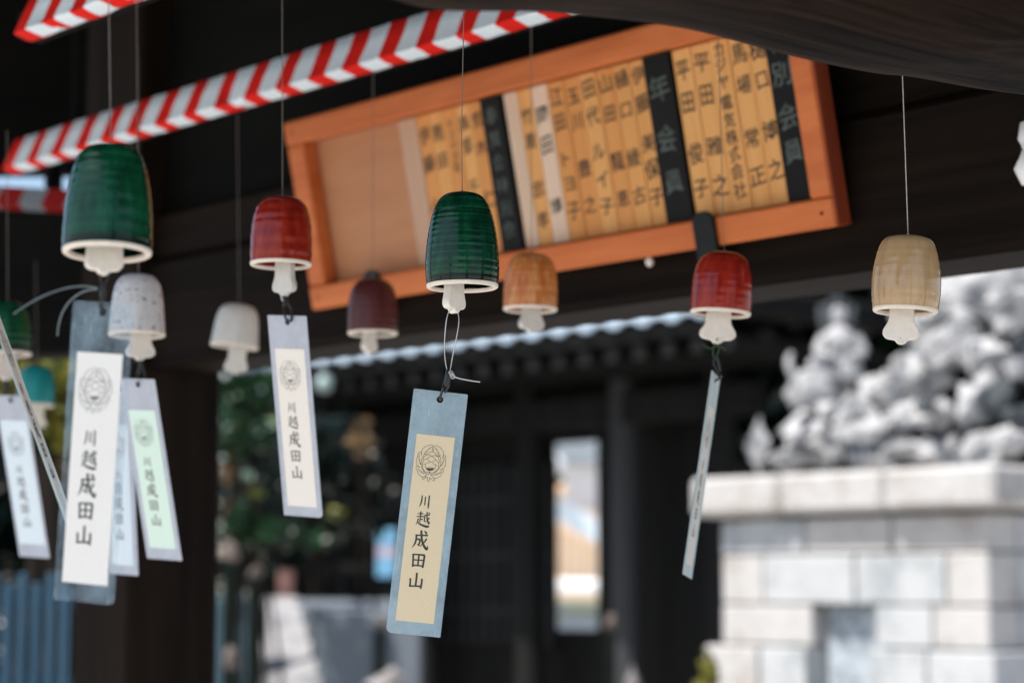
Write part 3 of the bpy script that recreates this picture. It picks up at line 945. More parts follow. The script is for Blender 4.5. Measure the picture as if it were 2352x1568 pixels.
def ribbon(mb, pts, y, close=False, sm=5):
    """pts: (x, z, width) in metres; a flat inked stroke in the plane y"""
    p = [Vector(q) for q in pts]
    if len(p) > 2: p = spline(p, sm)
    V = []
    for i in range(len(p)):
        a, c = p[max(i - 1, 0)], p[min(i + 1, len(p) - 1)]
        t_ = Vector((c.x - a.x, c.y - a.y))
        if t_.length < 1e-9: t_ = Vector((1, 0))
        t_.normalize()
        n_ = Vector((-t_.y, t_.x)) * max(p[i].z, 0.00004) * 0.5
        V += [(p[i].x + n_.x, y, p[i].y + n_.y), (p[i].x - n_.x, y, p[i].y - n_.y)]
    mb.add(V, [(2 * i, 2 * i + 1, 2 * i + 3, 2 * i + 2) for i in range(len(p) - 1)])


LET = MB()
kk = 0
for ch, zc, hh, ww in CHZ:
    for st in CH[ch]:
        kk += 1
        ribbon(LET, [(-0.0030 + (x - 50) / 100 * ww, -zc - (y - 50) / 100 * hh, wd / 100 * ww * 1.42) for x, y, wd in st], -0.00052 - kk * 2e-6)
CR = [
    [(870, 410), (885, 300), (893, 205), (830, 186), (750, 205), (680, 225), (610, 270), (545, 330), (515, 440), (530, 545)], [(530, 545), (490, 440), (450, 425), (405, 460), (385, 560), (355, 650), (335, 760), (350, 840), (400, 910), (460, 938)],
    [(460, 935), (400, 890), (345, 900), (325, 950), (360, 1000), (375, 1080), (420, 1170), (490, 1230), (570, 1255), (640, 1235), (680, 1190)],
    [(870, 250), (750, 335), (665, 430), (610, 500)], [(750, 335), (770, 260)], [(750, 335), (830, 310)], [(665, 430), (670, 350)], [(665, 430), (790, 370)], [(610, 500), (605, 390)], [(610, 500), (720, 490)],
    [(435, 480), (430, 600), (440, 720), (500, 850)], [(435, 590), (410, 530)], [(435, 590), (460, 550)], [(440, 720), (390, 630)], [(440, 720), (480, 630)], [(480, 830), (380, 750)], [(490, 840), (495, 700)],
    [(400, 970), (450, 1050), (530, 1110), (660, 1160)], [(450, 1050), (390, 1040)], [(450, 1050), (440, 990)], [(530, 1110), (460, 1120)], [(530, 1110), (500, 1020)], [(590, 1135), (530, 1180)], [(590, 1135), (560, 1060)],
    [(600, 520), (545, 600), (510, 720), (505, 860), (540, 990), (600, 1080), (690, 1150)], [(540, 830), (550, 920), (590, 1030), (680, 1100), (760, 1095), (775, 1075)],
    [(915, 410), (925, 310), (940, 230), (990, 210), (1060, 235), (1150, 280), (1200, 360), (1255, 440), (1245, 560), (1200, 640)], [(1200, 640), (1260, 555), (1310, 545), (1335, 620), (1325, 720), (1330, 820), (1300, 910), (1230, 980), (1140, 1030)],
    [(1140, 1030), (1220, 1010), (1265, 1050), (1240, 1110), (1190, 1130), (1160, 1220), (1080, 1280), (960, 1310), (900, 1270)],
    [(960, 260), (1040, 370), (1105, 510), (1135, 580)], [(1040, 370), (1030, 280)], [(1040, 370), (960, 340)], [(1105, 510), (1110, 380)], [(1105, 510), (970, 440)], [(1135, 580), (1180, 480)],
    [(1270, 580), (1270, 690), (1225, 810), (1115, 950)], [(1270, 690), (1240, 620)], [(1270, 690), (1300, 640)], [(1230, 810), (1210, 720)], [(1230, 810), (1290, 740)], [(1180, 880), (1280, 850)],
    [(1210, 1060), (1140, 1120), (1020, 1180), (880, 1190)], [(1140, 1120), (1150, 1060)], [(1060, 1160), (1080, 1080)], [(1060, 1160), (1150, 1160)], [(1000, 1190), (1020, 1100)], [(980, 1190), (1060, 1220)],
    [(1020, 540), (1135, 580), (1165, 720), (1150, 880), (1105, 980), (1000, 1090), (880, 1180)], [(1095, 900), (1070, 980), (980, 1080), (880, 1120), (800, 1110), (775, 1075)],
    [(600, 505), (730, 490), (790, 440), (850, 430), (880, 415), (930, 440), (990, 490), (1020, 540), (1135, 578)], [(570, 690), (580, 620), (640, 545), (720, 520), (800, 525), (860, 570)], [(860, 570), (930, 545), (1010, 555), (1080, 600), (1100, 670), (1120, 740), (1095, 800)],
    [(700, 670), (740, 610), (800, 590), (860, 570), (920, 610), (980, 660), (995, 710)], [(545, 830), (560, 760), (600, 690), (670, 655), (740, 690), (785, 750)], [(545, 830), (620, 825), (700, 800)],
    [(890, 760), (930, 720), (1000, 700), (1060, 740), (1090, 850), (1095, 900)], [(1095, 900), (1020, 880), (940, 840)], [(640, 810), (640, 900), (680, 980), (740, 1040)], [(700, 800), (760, 770), (820, 760), (880, 775), (940, 840), (990, 860), (980, 950), (930, 1000), (860, 1040)],
    [(775, 1075), (760, 1160), (700, 1155), (680, 1190), (640, 1280)], [(720, 1270), (712, 1340), (705, 1395), (765, 1405), (775, 1340), (785, 1280)], [(785, 1280), (830, 1320), (920, 1385), (955, 1350), (900, 1270), (850, 1215), (855, 1170), (810, 1180), (790, 1100), (775, 1075)],
    [(720, 1260), (640, 1290), (570, 1335), (530, 1300), (570, 1260)],
]
CS_ = 2.665e-5


def cpt(x, y):
    dx_, dy_ = (x - 835) * CS_, (y - 790) * CS_
    return (dx_ * 0.9936 + dy_ * 0.113 - 0.0016, -0.0642 - (-dx_ * 0.113 + dy_ * 0.9936))


CREST = MB()
for i, st in enumerate(CR):
    wd = 0.00036 if len(st) > 3 else 0.00026
    P = [(*cpt(*q), wd) for q in st]
    if len(st) == 2: P[-1] = (P[-1][0], P[-1][1], 0.00008)
    ribbon(CREST, P, -0.00052 - i * 1.5e-6, sm=4)
ba = [(650, 970), (720, 962), (800, 980), (880, 966), (955, 995), (890, 1038), (800, 1058), (725, 1040)]
b3 = [cpt(*q) for q in ba]
CREST.add([(x, -0.00050, z) for x, z in b3], [tuple(range(len(b3)))])
for i in range(16):                                # fine hatching above the dark heart
    x = 670 + i * 17
    ribbon(CREST, [(*cpt(x, 985), 0.00026), (*cpt(810 + (x - 810) * 1.12, 915 + abs(x - 805) * 0.20), 0.00005)], -0.00051)
LETME = CRESTME = None


def rounded(w_, l_, rb, rt=0.0012):
    o = []
    for (cx, cz, r, a0) in ((w_ / 2 - rt, -rt, rt, 0), (-w_ / 2 + rt, -rt, rt, 90), (-w_ / 2 + rb[0], -l_ + rb[0], rb[0], 180), (w_ / 2 - rb[1], -l_ + rb[1], rb[1], 270)):
        for k in range(6):
            a = math.radians(a0 + 90 * k / 5)
            o.append((cx + r * math.cos(a), cz + r * math.sin(a)))
    return o


FAINT = {}


def faint(me, key):
    if key not in FAINT:
        c = me.copy()
        c.materials.clear()
        c.materials.append(M['ink_faint'])
        FAINT[key] = c
    return FAINT[key]


def paper_tag(Rm, t_, label, pap, slv, rb=(0.0015, 0.0015), top=0.0395, bot=0.2065, cw=0.0345, W=0.049, L=0.218, bend=0.0):
    global LETME, CRESTME
    e = empty('paper_tag', t_, Rm, label, 'paper tag', 'laminated paper tags hanging below the wind bells')
    hole = [(0.0031 * math.cos(a), -0.0072 + 0.0031 * math.sin(a)) for a in [2 * math.pi * k / 16 for k in range(16)]]
    me = curve_mesh([rounded(W, L, rb), hole], 0.00012, 0.00006)
    me.materials.append(M[slv])
    link('sleeve', me, e)
    cd = MB().cbox((-cw / 2, -0.00042, -bot), (cw / 2, 0.00042, -top), 0.0001).build('card', M[pap], e)
    if LETME is None:
        lo = LET.build('lettering', M['ink_print'], cd)
        co = CREST.build('crest', M['ink_print'], cd)
        LETME, CRESTME = lo.data, co.data
    else:
        lo = link('lettering', faint(LETME, 'l') if pap != 'paper_white' else LETME, cd)
        co = link('crest', faint(CRESTME, 'c'), cd)
    lo['kind'] = co['kind'] = 'stuff'
    return e


def rv(x, y, z):
    v_ = Vector((x, y, z))
    return Matrix.Rotation(v_.length, 3, v_.normalized())


T1 = paper_tag(rv(0.0947, 0.1059, 0.1559), (-0.0636, 1.9005, 1.6745), 'cream card in a scratched clear sleeve, in sharp focus at the centre', 'paper_cream', 'sl_mid', (0.005, 0.0008))
T2 = paper_tag(rv(0.0885, 0.077, -0.2824), (-0.2968, 1.5366, 1.7063), 'largest white card in a clear sleeve, below the biggest green bell', 'paper_white', 'sl_clear', (0.0015, 0.005), 0.0370, 0.2045, 0.0365)
T3 = paper_tag(rv(0.3012, 0.009, -0.4841), (-0.2369, 2.2267, 1.7846), 'ivory card in a frosted sleeve below the red bell', 'paper_ivory', 'sl_frost', (0.0012, 0.0045), 0.0355, 0.2070, 0.0370)
T4 = paper_tag(rv(0.3811, -0.0207, -0.4594), (-0.4254, 2.4083, 1.7356), 'mint green card below the grey speckled bell', 'paper_green', 'sl_frost', (0.0012, 0.0012), 0.037, 0.204, 0.0370)
T5 = paper_tag(rv(0.3628, -0.0151, -0.453), (-0.6402, 2.7093, 1.7438), 'pale blue white card at the left picture edge', 'paper_blue', 'sl_frost', (0.0012, 0.0030), 0.033, 0.200, 0.042)
T7 = paper_tag(rv(0.1605, 0.0126, -0.6061), (-0.4687, 2.5135, 1.7312), 'greyish card mostly hidden behind the largest white card', 'paper_blue', 'sl_frost', (0.0012, 0.0012))
T8 = paper_tag(rv(0.041, 0.1796, 1.2835), (0.2185, 2.2742, 1.727), 'nearly edge-on card below the brick red bell', 'paper_ivory', 'sl_edge', (0.0012, 0.0012), 0.036, 0.206, 0.026)
ta, tb = at(-45, 632, 1.74), at(154, 1180, 1.74)
zax = (ta - tb).normalized()
yaw = math.radians(91)
xax = Vector((math.cos(yaw), math.sin(yaw), 0))
xax = (xax - zax * xax.dot(zax)).normalized()
yax = zax.cross(xax)
T6 = paper_tag(Matrix((xax, yax, zax)).transposed(), ta, 'edge-on aqua strip slanting across the left edge of the picture', 'paper_white', 'sl_edge', (0.0012, 0.0012), W=0.040, cw=0.026)


def on(e, name, pts, r, m, smooth=6, n=8):
    inv = e.matrix_world.inverted()
    return MB().tube([inv @ Vector(p) for p in pts], r, n, smooth=smooth).build(name, M[m], e, True)


def hole(e, dy=0.0): return e.matrix_world @ Vector((0, dy, -0.0072))


def P1(x, y, d=1.905): return at(x, y, d)


# centre: nylon loop, knot with a loose end, black strap
h1 = hole(T1)
on(T1, 'cord', [P1(1041, 707, 1.9), P1(1031, 716, 1.898), P1(1025, 738, 1.896), P1(1021, 785), P1(1022, 822), P1(1027, 851)], 0.00042, 'nylon')
on(T1, 'cord', [P1(1044, 707, 1.912), P1(1051, 716, 1.914), P1(1054, 738), P1(1049, 772), P1(1041, 810), P1(1034, 850)], 0.00042, 'nylon')
kn = MB()
inv = T1.matrix_world.inverted()
for k in range(3):
    c = P1(1038 + (k - 1) * 2, 856 + k * 4.5, 1.900)
    kn.tube([inv @ (c + Vector((0.0019 * math.cos(a), 0.001 * math.sin(2 * a + k), 0.0016 * math.sin(a)))) for a in [2 * math.pi * i / 10 for i in range(11)]], 0.00045, 6, smooth=2)
kn.build('knot', M['nylon'], T1, True)
on(T1, 'cord_end', [P1(1037, 862, 1.90), P1(1052, 868, 1.898), P1(1076, 873, 1.897), P1(1103, 877, 1.898)], 0.00055, 'nylon')
on(T1, 'strap', [P1(1030, 846), P1(1025, 862, 1.903), P1(1019, 884, 1.902), P1(1017, 893, 1.900), h1 + Vector((0, -0.003, 0.001)), h1], 0.0011, 'strap')
on(T1, 'strap', [P1(1031, 848, 1.908), P1(1032, 866, 1.907), P1(1030, 886, 1.907), P1(1027, 893, 1.908), h1 + Vector((0.001, 0.003, 0.001)), h1], 0.0011, 'strap')
on(T1, 'strap_clip', [P1(1028, 850, 1.902), P1(1027, 866, 1.901), P1(1024, 888, 1.901)], 0.0018, 'strap', 3)
# largest tag
h2 = hole(T2)
on(T2, 'cord', [at(229, 622, 1.55), at(231, 640, 1.55), at(236, 656, 1.55)], 0.0007, 'strap')
on(T2, 'cord', [at(252, 622, 1.555), at(246, 642, 1.553), at(238, 656, 1.55)], 0.0007, 'strap')
on(T2, 'strap', [at(236, 652, 1.55), at(233, 672, 1.548), at(236, 690, 1.545), h2 + Vector((-0.002, -0.003, 0.006)), h2], 0.0012, 'strap')
on(T2, 'strap', [at(238, 652, 1.552), at(240, 674, 1.554), at(238, 690, 1.556), h2 + Vector((0.003, 0.003, 0.006)), h2], 0.0012, 'strap')
on(T2, 'strap_clip', [at(236, 655, 1.549), at(234, 670, 1.548), at(236, 684, 1.548)], 0.0021, 'strap', 3)
on(T2, 'cord_end', [at(224, 661, 1.548), at(190, 657, 1.545), at(150, 662, 1.54), at(105, 677, 1.536), at(65, 698, 1.534), at(31, 721, 1.532)], lambda s: 0.00062 - 0.00012 * s, 'nylon_dim')
on(T2, 'cord_end', [at(224, 664, 1.548), at(196, 668, 1.55), at(166, 686, 1.555), at(145, 714, 1.56), at(135, 745, 1.562), at(132, 771, 1.562)], lambda s: 0.00062 - 0.00012 * s, 'nylon_dim')
# other tags
for (e, pts) in ((T3, [(652, 674, 2.245), (655, 690, 2.245), (652, 705, 2.243), (655, 728, 2.235)]), (T4, [(321, 822, 2.476), (322, 842, 2.476), (316, 862, 2.474), (312, 880, 2.465)]), (T5, [(14, 868, 2.767), (12, 884, 2.767), (9, 902, 2.765), (12, 915, 2.755)])):
    hh_ = hole(e)
    c = [at(*q) for q in pts]
    fr = hh_ + Vector((0, -0.004, 0.002))
    on(e, 'strap', c + [fr, hh_ + Vector((0, 0, -0.001))], 0.0013, 'strap')
    on(e, 'strap', [c[0] + Vector((0.001, 0.001, 0)), c[1] + Vector((0.004, 0.001, -0.004)), c[2] + Vector((0.008, 0.002, -0.003)), c[3] + Vector((0.006, 0.004, -0.003)), hh_ + Vector((0.001, 0.003, 0.002)), hh_], 0.0012, 'strap')
    on(e, 'strap_clip', [c[0], c[0].lerp(c[1], 0.9), c[1].lerp(c[2], 0.8)], 0.0022, 'strap', 3)
on(T3, 'cord', [at(646, 672, 2.243), at(647, 686, 2.243), at(653, 692, 2.245), at(659, 684, 2.246), at(659, 673, 2.246)], 0.0007, 'nylon')
on(T7, 'strap', [hole(T7), hole(T7) + Vector((0, -0.004, 0.008)), at(300, 820, 2.56), at(318, 760, 2.58), at(318, 0, 2.58)], 0.0007, 'strap', 4)
h8 = hole(T8)
on(T8, 'cord', [at(1648, 778, 2.279), at(1644, 786, 2.283), at(1638, 800, 2.285), at(1638, 815, 2.285), at(1642, 822, 2.285)], 0.0006, 'wire_green')
on(T8, 'cord', [at(1649, 778, 2.290), at(1651, 790, 2.287), at(1650, 806, 2.285), at(1644, 822, 2.285)], 0.0006, 'wire_green')
on(T8, 'cord_end', [at(1640, 799, 2.283), at(1628, 799, 2.282), at(1613, 790, 2.281)], 0.0006, 'wire_green')
on(T8, 'cord_end', [at(1640, 797, 2.283), at(1652, 795, 2.282), at(1667, 804, 2.281)], 0.0006, 'wire_green')
on(T8, 'strap', [at(1642, 818, 2.285), at(1640, 834, 2.284), at(1646, 846, 2.280), at(1655, 862, 2.268), h8 + Vector((0.006, -0.002, 0.004)), h8], 0.0012, 'strap')
on(T8, 'strap', [at(1646, 818, 2.285), at(1651, 836, 2.286), at(1652, 852, 2.286), h8 + Vector((-0.003, 0.002, 0.005)), h8], 0.0012, 'strap')
h6 = hole(T6)
on(T6, 'strap', [h6, h6 + Vector((-0.004, 0, 0.008)), at(-62, 590, 1.74), at(-70, 540, 1.74), at(-70, -60, 1.74), at(-70, -60, 1.74) + Vector((0, 0, 0.7))], 0.0008, 'strap', 4)


# ------------------------------------------------------------------ stone plinth with the rockery and statue
E1v = Vector((0.669, -0.743, 0)).normalized()
NV = Vector((-E1v.y * -1, E1v.x * -1, 0))
NV = Vector((-0.743, -0.669, 0)).normalized()
PL0 = at(1655, 1183, 9.5)
PL0 = Vector((PL0.x, PL0.y, 0))
RP = Matrix((E1v, -NV, ZZ)).transposed()
PLM = Matrix.Translation(PL0) @ RP.to_4x4()
PLW, PLD = 1.427, 1.5
PLI = empty('stone_plinth', PL0, RP, 'pale granite block plinth with a small dark niche, at right below the rockery', 'plinth')
MB().box((0.03, 0.19, 0.0), (PLW - 0.03, PLD, 1.80)).build('core', M['mortar'], PLI)
rnd = random.Random(5)
zs = [0.0, 0.42, 0.84, 1.05, 1.255, 1.43, 1.645, 1.80]
NX0, NX1, NZ0, NZ1 = 0.52, 0.855, 0.9, 1.43


def block(lo, hi, nm='block'):
    j = rnd.uniform(0, 0.012)
    MB().cbox((lo[0] + 0.004, lo[1] - j, lo[2] + 0.004), (hi[0] - 0.004, hi[1], hi[2] - 0.004), 0.008).build(nm, M['stone'] if rnd.random() < 0.6 else M['stone_warm'], PLI)


for i in range(len(zs) - 1):
    z0, z1 = zs[i], zs[i + 1]
    out = 0.0 if z0 >= 1.25 else 0.05 + (0.03 if z0 < 0.8 else 0)
    xs = [-out]
    step = 0.46
    x = -out + step * (0.6 if i % 2 else 1.0)
    while x < PLW + out - 0.2:
        xs.append(x + rnd.uniform(-0.03, 0.03))
        x += step
    xs.append(PLW + out)
    if z1 <= NZ1 + 0.01 and z0 >= NZ0 - 0.2:
        xs = [-out, 0.26 if i % 2 else NX0, NX0, NX1, 1.15, PLW + out]
        xs = sorted(set(xs))
    for a, c in zip(xs[:-1], xs[1:]):
        if z1 <= NZ1 + 0.01 and z0 >= NZ0 - 0.2 and a >= NX0 - 0.01 and c <= NX1 + 0.01: continue
        if c - a < 0.03: continue
        block((a, -out, z0), (c, 0.20, z1))
    # right-hand face
    for a, c in ((0.205, 0.70), (0.70, PLD)):
        MB().cbox((PLW - 0.20, a + 0.004, z0 + 0.004), (PLW + out + rnd.uniform(-0.008, 0), c - 0.004, z1 - 0.004), 0.008).build('block', M['stone'], PLI)
MB().cbox((NX0 + 0.01, 0.085, 0.8), (NX1 - 0.01, 0.12, NZ1 + 0.0), 0.004).build('niche_slab', M['niche'], PLI)
for a, c in ((-0.10, 0.42), (0.42, 0.98), (0.98, PLW + 0.10)):
    MB().cbox((a + 0.002, -0.10, 1.815), (c - 0.002, PLD + 0.1, 1.985), 0.022).build('cornice_slab', M['stone_warm'], PLI)

RK = empty('rockery', PLM @ Vector((0.4, 0.4, 1.985)), None, 'heap of pale grey rocks piled on the stone plinth', 'rockery')
RKI = RK.matrix_world.inverted()


def rock(parent, inv, c, s, m, seed, name='rock', sub=3):
    """broken boulder: hull of random points, chipped and roughened"""
    rr = random.Random(seed)
    bm = bmesh.new()
    for _ in range(15):
        p = Vector((rr.gauss(0, 1), rr.gauss(0, 1), rr.gauss(0, 1))).normalized() * rr.uniform(0.82, 1.12)
        bm.verts.new(p)
    r_ = bmesh.ops.convex_hull(bm, input=bm.verts[:])
    bmesh.ops.delete(bm, geom=[g_ for g_ in r_['geom_interior'] if isinstance(g_, bmesh.types.BMVert)], context='VERTS')
    bmesh.ops.subdivide_edges(bm, edges=bm.edges[:], cuts=4, use_grid_fill=True)
    V = []
    bm.verts.index_update()
    for q in bm.verts:
        p = q.co * (1 + 0.20 * noise.noise(q.co * 2.1 + Vector((seed, 0, 0))) + 0.16 * noise.noise(q.co * 4.5 + Vector((0, seed, 3))) + 0.08 * noise.noise(q.co * 11 + Vector((seed, 0, 3))))
        V.append(inv @ (Vector(c) + Vector((p.x * s[0], p.y * s[1], p.z * s[2]))))
    fs = [[v_.index for v_ in f.verts] for f in bm.faces]
    bm.free()
    return MB().add(V, fs).build(name, m, parent, True, sharp=50)


rocks = [  # px x, px y, depth, half width px, half height px
    (1735, 1028, 9.45, 32, 66), (1800, 1062, 9.5, 60, 34), (1850, 985, 9.7, 62, 52), (1895, 1040, 9.3, 80, 44), (1985, 1000, 9.5, 75, 58), (2020, 905, 9.7, 70, 52),
    (2085, 960, 9.2, 60, 40), (2140, 1040, 9.0, 85, 42), (2010, 1060, 9.1, 70, 32), (2250, 1040, 8.7, 90, 45), (1840, 905, 9.8, 55, 40), (1905, 890, 9.9, 60, 44),
    (2110, 860, 9.4, 75, 66), (2190, 800, 9.3, 80, 80), (2180, 680, 9.6, 70, 80), (2260, 640, 9.4, 85, 95), (2330, 720, 9.2, 70, 80), (2270, 830, 9.0, 55, 70), (2230, 930, 8.8, 60, 62),
    (2330, 1010, 8.6, 55, 45), (2370, 620, 9.3, 70, 90), (2100, 740, 9.8, 55, 60), (2220, 560, 9.7, 80, 60), (2390, 850, 8.9, 60, 70), (1960, 945, 9.6, 38, 40), (2160, 945, 8.95, 45, 45), (2300, 920, 8.75, 40, 60), (2360, 960, 8.6, 60, 50)]
rr = random.Random(12)
for _ in range(44):
    x = rr.uniform(1820, 2380)
    top = 1000 - max(0, min(1, (x - 1820) / 420)) * 360
    y = rr.uniform(top, 1040)
    rocks.append((x, y, 9.15 - (x - 1820) / 1400 + rr.uniform(-0.1, 0.1), rr.uniform(16, 34), rr.uniform(14, 30)))
for i, (x, y, d, sx_, sy_) in enumerate(rocks):
    dk = i in (23, 26, 27) or (i > 27 and i % 5 == 0)  # dark-coloured rocks stand in for shaded hollows of the heap
    rock(RK, RKI, at(x, y, d), (sx_ / F * d * 1.02, sx_ / F * d * 0.8, sy_ / F * d * 1.05), M['rock_dark'] if dk else M['rock'], i * 3.7 + 1)
# upright small stone at the left end and the statue on the heap
ST = empty('stone_statue', at(1930, 880, 9.8), None, 'small weathered stone figure seated on top of the rockery', 'statue')
STI = ST.matrix_world.inverted()
sb = MB()
sk = 9.8 / F * 0.92
c0 = at(1930, 880, 9.8)
bodyp = [(0.0001, 0), (52, 0), (58, 14), (56, 34), (44, 60), (40, 90), (43, 112), (38, 128), (20, 138), (13, 146), (0.0001, 148)]
sb.lathe([(r * sk, z * sk) for r, z in reversed(bodyp)], 20, 0, 0.25, 2.0, 0.75)
sb.build('body', M['rock'], ST, True)
hd = MB().lathe([(0.0001, 52 * sk), (12 * sk, 49 * sk), (19 * sk, 38 * sk), (21 * sk, 24 * sk), (17 * sk, 10 * sk), (10 * sk, 2 * sk), (0.0001, 0)], 16, 0, 0.15, 5.0)
hd.build('head', M['rock'], ST, True, Matrix.Translation((0, 0, 142 * sk)))
for s_, ang in ((-1, 0.5), (1, -0.4)):
    MB().tube([Vector((s_ * 40 * sk, -10 * sk, 112 * sk)), Vector((s_ * 56 * sk, -24 * sk, 76 * sk)), Vector((s_ * 24 * sk, -44 * sk, 60 * sk))], lambda q: (15 - 4 * q) * sk, 8).build('arm', M['rock'], ST, True)
fl = MB()
for k in range(5):
    a = (k - 2) * 0.22
    fl.tube([Vector((a * 60 * sk, 26 * sk, 120 * sk)), Vector((a * 90 * sk, 30 * sk, 190 * sk)), Vector((a * 70 * sk + 5 * sk, 30 * sk, 250 * sk - abs(k - 2) * 30 * sk))], lambda q: 16 * (1 - q * 0.8) * sk, 6)
fl.build('flame_halo', M['rock_dark'], ST, True)
fg = empty('stone_statue', at(1866, 900, 9.6), None, 'lower crouching stone figure left of the seated statue', 'statue')
sb = MB().lathe([(r * sk, z * sk) for r, z in reversed([(0.0001, -40), (52, -40), (56, 0), (46, 26), (34, 44), (20, 54), (0.0001, 58)])], 16, 0, 0.5, 7.0, 0.8)
sb.build('body', M['rock'], fg, True)
MB().tube([Vector((-40 * sk, 0, 30 * sk)), Vector((-58 * sk, -6 * sk, 70 * sk)), Vector((-50 * sk, 0, 96 * sk))], lambda q: (13 - 8 * q) * sk, 7).build('arm', M['rock'], fg, True)
MB().lathe([(0.0001, 34 * sk), (14 * sk, 28 * sk), (18 * sk, 14 * sk), (12 * sk, 0), (0.0001, -4 * sk)], 12, 0, 0.2, 3).build('head', M['rock'], fg, True, Matrix.Translation((6 * sk, 0, 52 * sk)))

# ------------------------------------------------------------------ temple hall across the court
T0 = Vector((0, 15.0, 0))
TEMP = empty('temple_hall', T0, RW, 'black timber temple hall with a silver tiled eave across the court', 'temple')
ZEV = 3.34
# local: x right along the eave, y away from us, z up


def tb_(name, lo, hi, m, c=0.01):
    return MB().cbox(lo, hi, c).build(name, M[m], TEMP)


XL, XR = -5.4, 1.98
YW = 1.7


def tx(px, y):
    """local x of the point at depth-plane y of the hall seen in column px"""
    k = (px - 1176) / F
    # world = T0 + x*(-UU) + y*(-VV);  X = k * Ydepth (cos pitch ~ 1)
    e, n_ = -UU, -VV
    cf = FWD.y
    return (k * cf * (15.0 + y * n_.y) - y * n_.x) / (e.x - k * cf * e.y)


xd0, xd1 = tx(1255, YW), tx(1370, YW)
zd0, zd1 = 1.5 - 100 * 16 / F, 1.5 + 360 * 15.8 / F
tb_('wall', (XL, YW, 0), (xd0, YW + 0.12, 3.9), 'temple')
tb_('wall', (xd1, YW, 0), (XR - 0.9, YW + 0.12, 3.9), 'temple')
tb_('wall', (xd0, YW + 0.003, zd1), (xd1, YW + 0.117, 3.9), 'temple')
tb_('wall', (xd0, YW + 0.003, 0), (xd1, YW + 0.117, zd0), 'temple')
for px in (640, 960, 1195, 1416, 1640):
    x = tx(px, YW - 0.5)
    MB().lathe([(0.115, 3.9), (0.115, 0.3)], 20).build('pillar', M['temple_post'] if px == 1416 else M['temple'], TEMP, True, Matrix.Translation((x, YW - 0.4, 0)))  # the one paler pillar has the light on it put into its colour
tb_('tie_beam', (XL, YW - 0.50, 2.72), (XR - 0.8, YW - 0.32, 2.95), 'temple')
tb_('veranda', (XL, 0.5, 1.12), (tx(880, 1.0), YW - 0.01, 1.22), 'temple')
tb_('handrail', (XL, 0.52, 1.62), (tx(860, 0.6), 0.60, 1.70), 'temple')
for i in range(10):
    x = XL + 0.2 + i * 0.5
    if x < tx(860, .6): tb_('baluster', (x, 0.53, 1.221), (x + 0.07, 0.59, 1.619), 'temple', 0.004)
# door panels beside the opening
for px in (905, 1000, 1100, 1180):
    x = tx(px, YW)
    tb_('door_panel', (x, YW - 0.05, 1.0), (x + 0.55, YW - 0.001, 2.55), 'temple', 0.02)
for px in (905, 1000, 1100, 1180):
    x = tx(px, YW)
    for q in range(4):
        tb_('lattice_bar', (x + 0.05 + q * 0.14, YW - 0.075, 1.05), (x + 0.085 + q * 0.14, YW - 0.051, 2.5), 'temple_post', 0.004)
    for q in range(3):
        tb_('lattice_bar', (x + 0.02, YW - 0.072, 1.3 + q * 0.45), (x + 0.53, YW - 0.0515, 1.335 + q * 0.45), 'temple_post', 0.004)
# eave: fascia, tiles, rafters
tb_('fascia', (XL - 0.4, 0.03, ZEV - 0.20), (XR, 0.09, ZEV - 0.045), 'temple')
slope = 0.42
tl = MB()
pt = 0.27
ntile = int((XR - XL + 0.4) / pt)
for i in range(ntile):
    x = XR - 0.14 - i * pt
    k = MB()
    # barrel tile run with its round end, and the concave pan beside it
    k.tube([Vector((x, 0.0, ZEV)), Vector((x, 3.6, ZEV + 3.6 * slope))], 0.085, 12, smooth=0)
    k.add([(x + 0.06, -0.02, ZEV - 0.035), (x + pt - 0.06, -0.02, ZEV - 0.035), (x + pt - 0.06, 3.6, ZEV - 0.035 + 3.6 * slope), (x + 0.06, 3.6, ZEV - 0.035 + 3.6 * slope),
           (x + 0.08, -0.02, ZEV - 0.075), (x + pt - 0.08, -0.02, ZEV - 0.075)], [(0, 1, 2, 3), (4, 5, 1, 0)])
    k.build('tile_row', M['tile'], TEMP, True, sharp=40)
    MB().lathe([(0.0001, -0.006), (0.060, -0.006), (0.068, 0.004), (0.098, 0.004), (0.100, -0.03), (0.0001, -0.03)], 20).build('tile_end', M['tile'], TEMP, True, Matrix.Translation((x, -0.012, ZEV - 0.01)) @ Matrix.Rotation(math.pi / 2, 4, 'X'), 40)
rfm = MB().add([(XL - 0.4, 0.05, ZEV - 0.06), (XR, 0.05, ZEV - 0.06), (XR, 3.6, ZEV - 0.06 + 3.6 * slope), (XL - 0.4, 3.6, ZEV - 0.06 + 3.6 * slope)], [(0, 1, 2, 3)])
rfm.add([(XL - 0.4, 0.05, ZEV - 0.11), (XR, 0.05, ZEV - 0.11), (XR, 3.6, ZEV - 0.11 + 3.6 * slope), (XL - 0.4, 3.6, ZEV - 0.11 + 3.6 * slope)], [(3, 2, 1, 0)])
rfm.add([(XL - 0.4, 3.6, ZEV + 1.4), (XR, 3.6, ZEV + 1.4), (XR, 7.2, ZEV - 0.1), (XL - 0.4, 7.2, ZEV - 0.1)], [(0, 1, 2, 3)])
rfm.build('roof', M['temple'], TEMP)
for i in range(26):
    x = XR - 0.25 - i * 0.27
    o = MB().cbox((x, 0.30, ZEV - 0.29), (x + 0.10, 1.9, ZEV - 0.19), 0.004).build('rafter', M['temple'], TEMP)
    MB().cbox((x + 0.004, 0.290, ZEV - 0.286), (x + 0.096, 0.2995, ZEV - 0.194), 0.002).build('rafter_tip', M['rafter_tip'], o)
MB().cbox((XR, 0.0, ZEV - 0.10), (XR + 0.16, 3.6, ZEV + 0.08), 0.03).build('verge', M['temple'], TEMP)
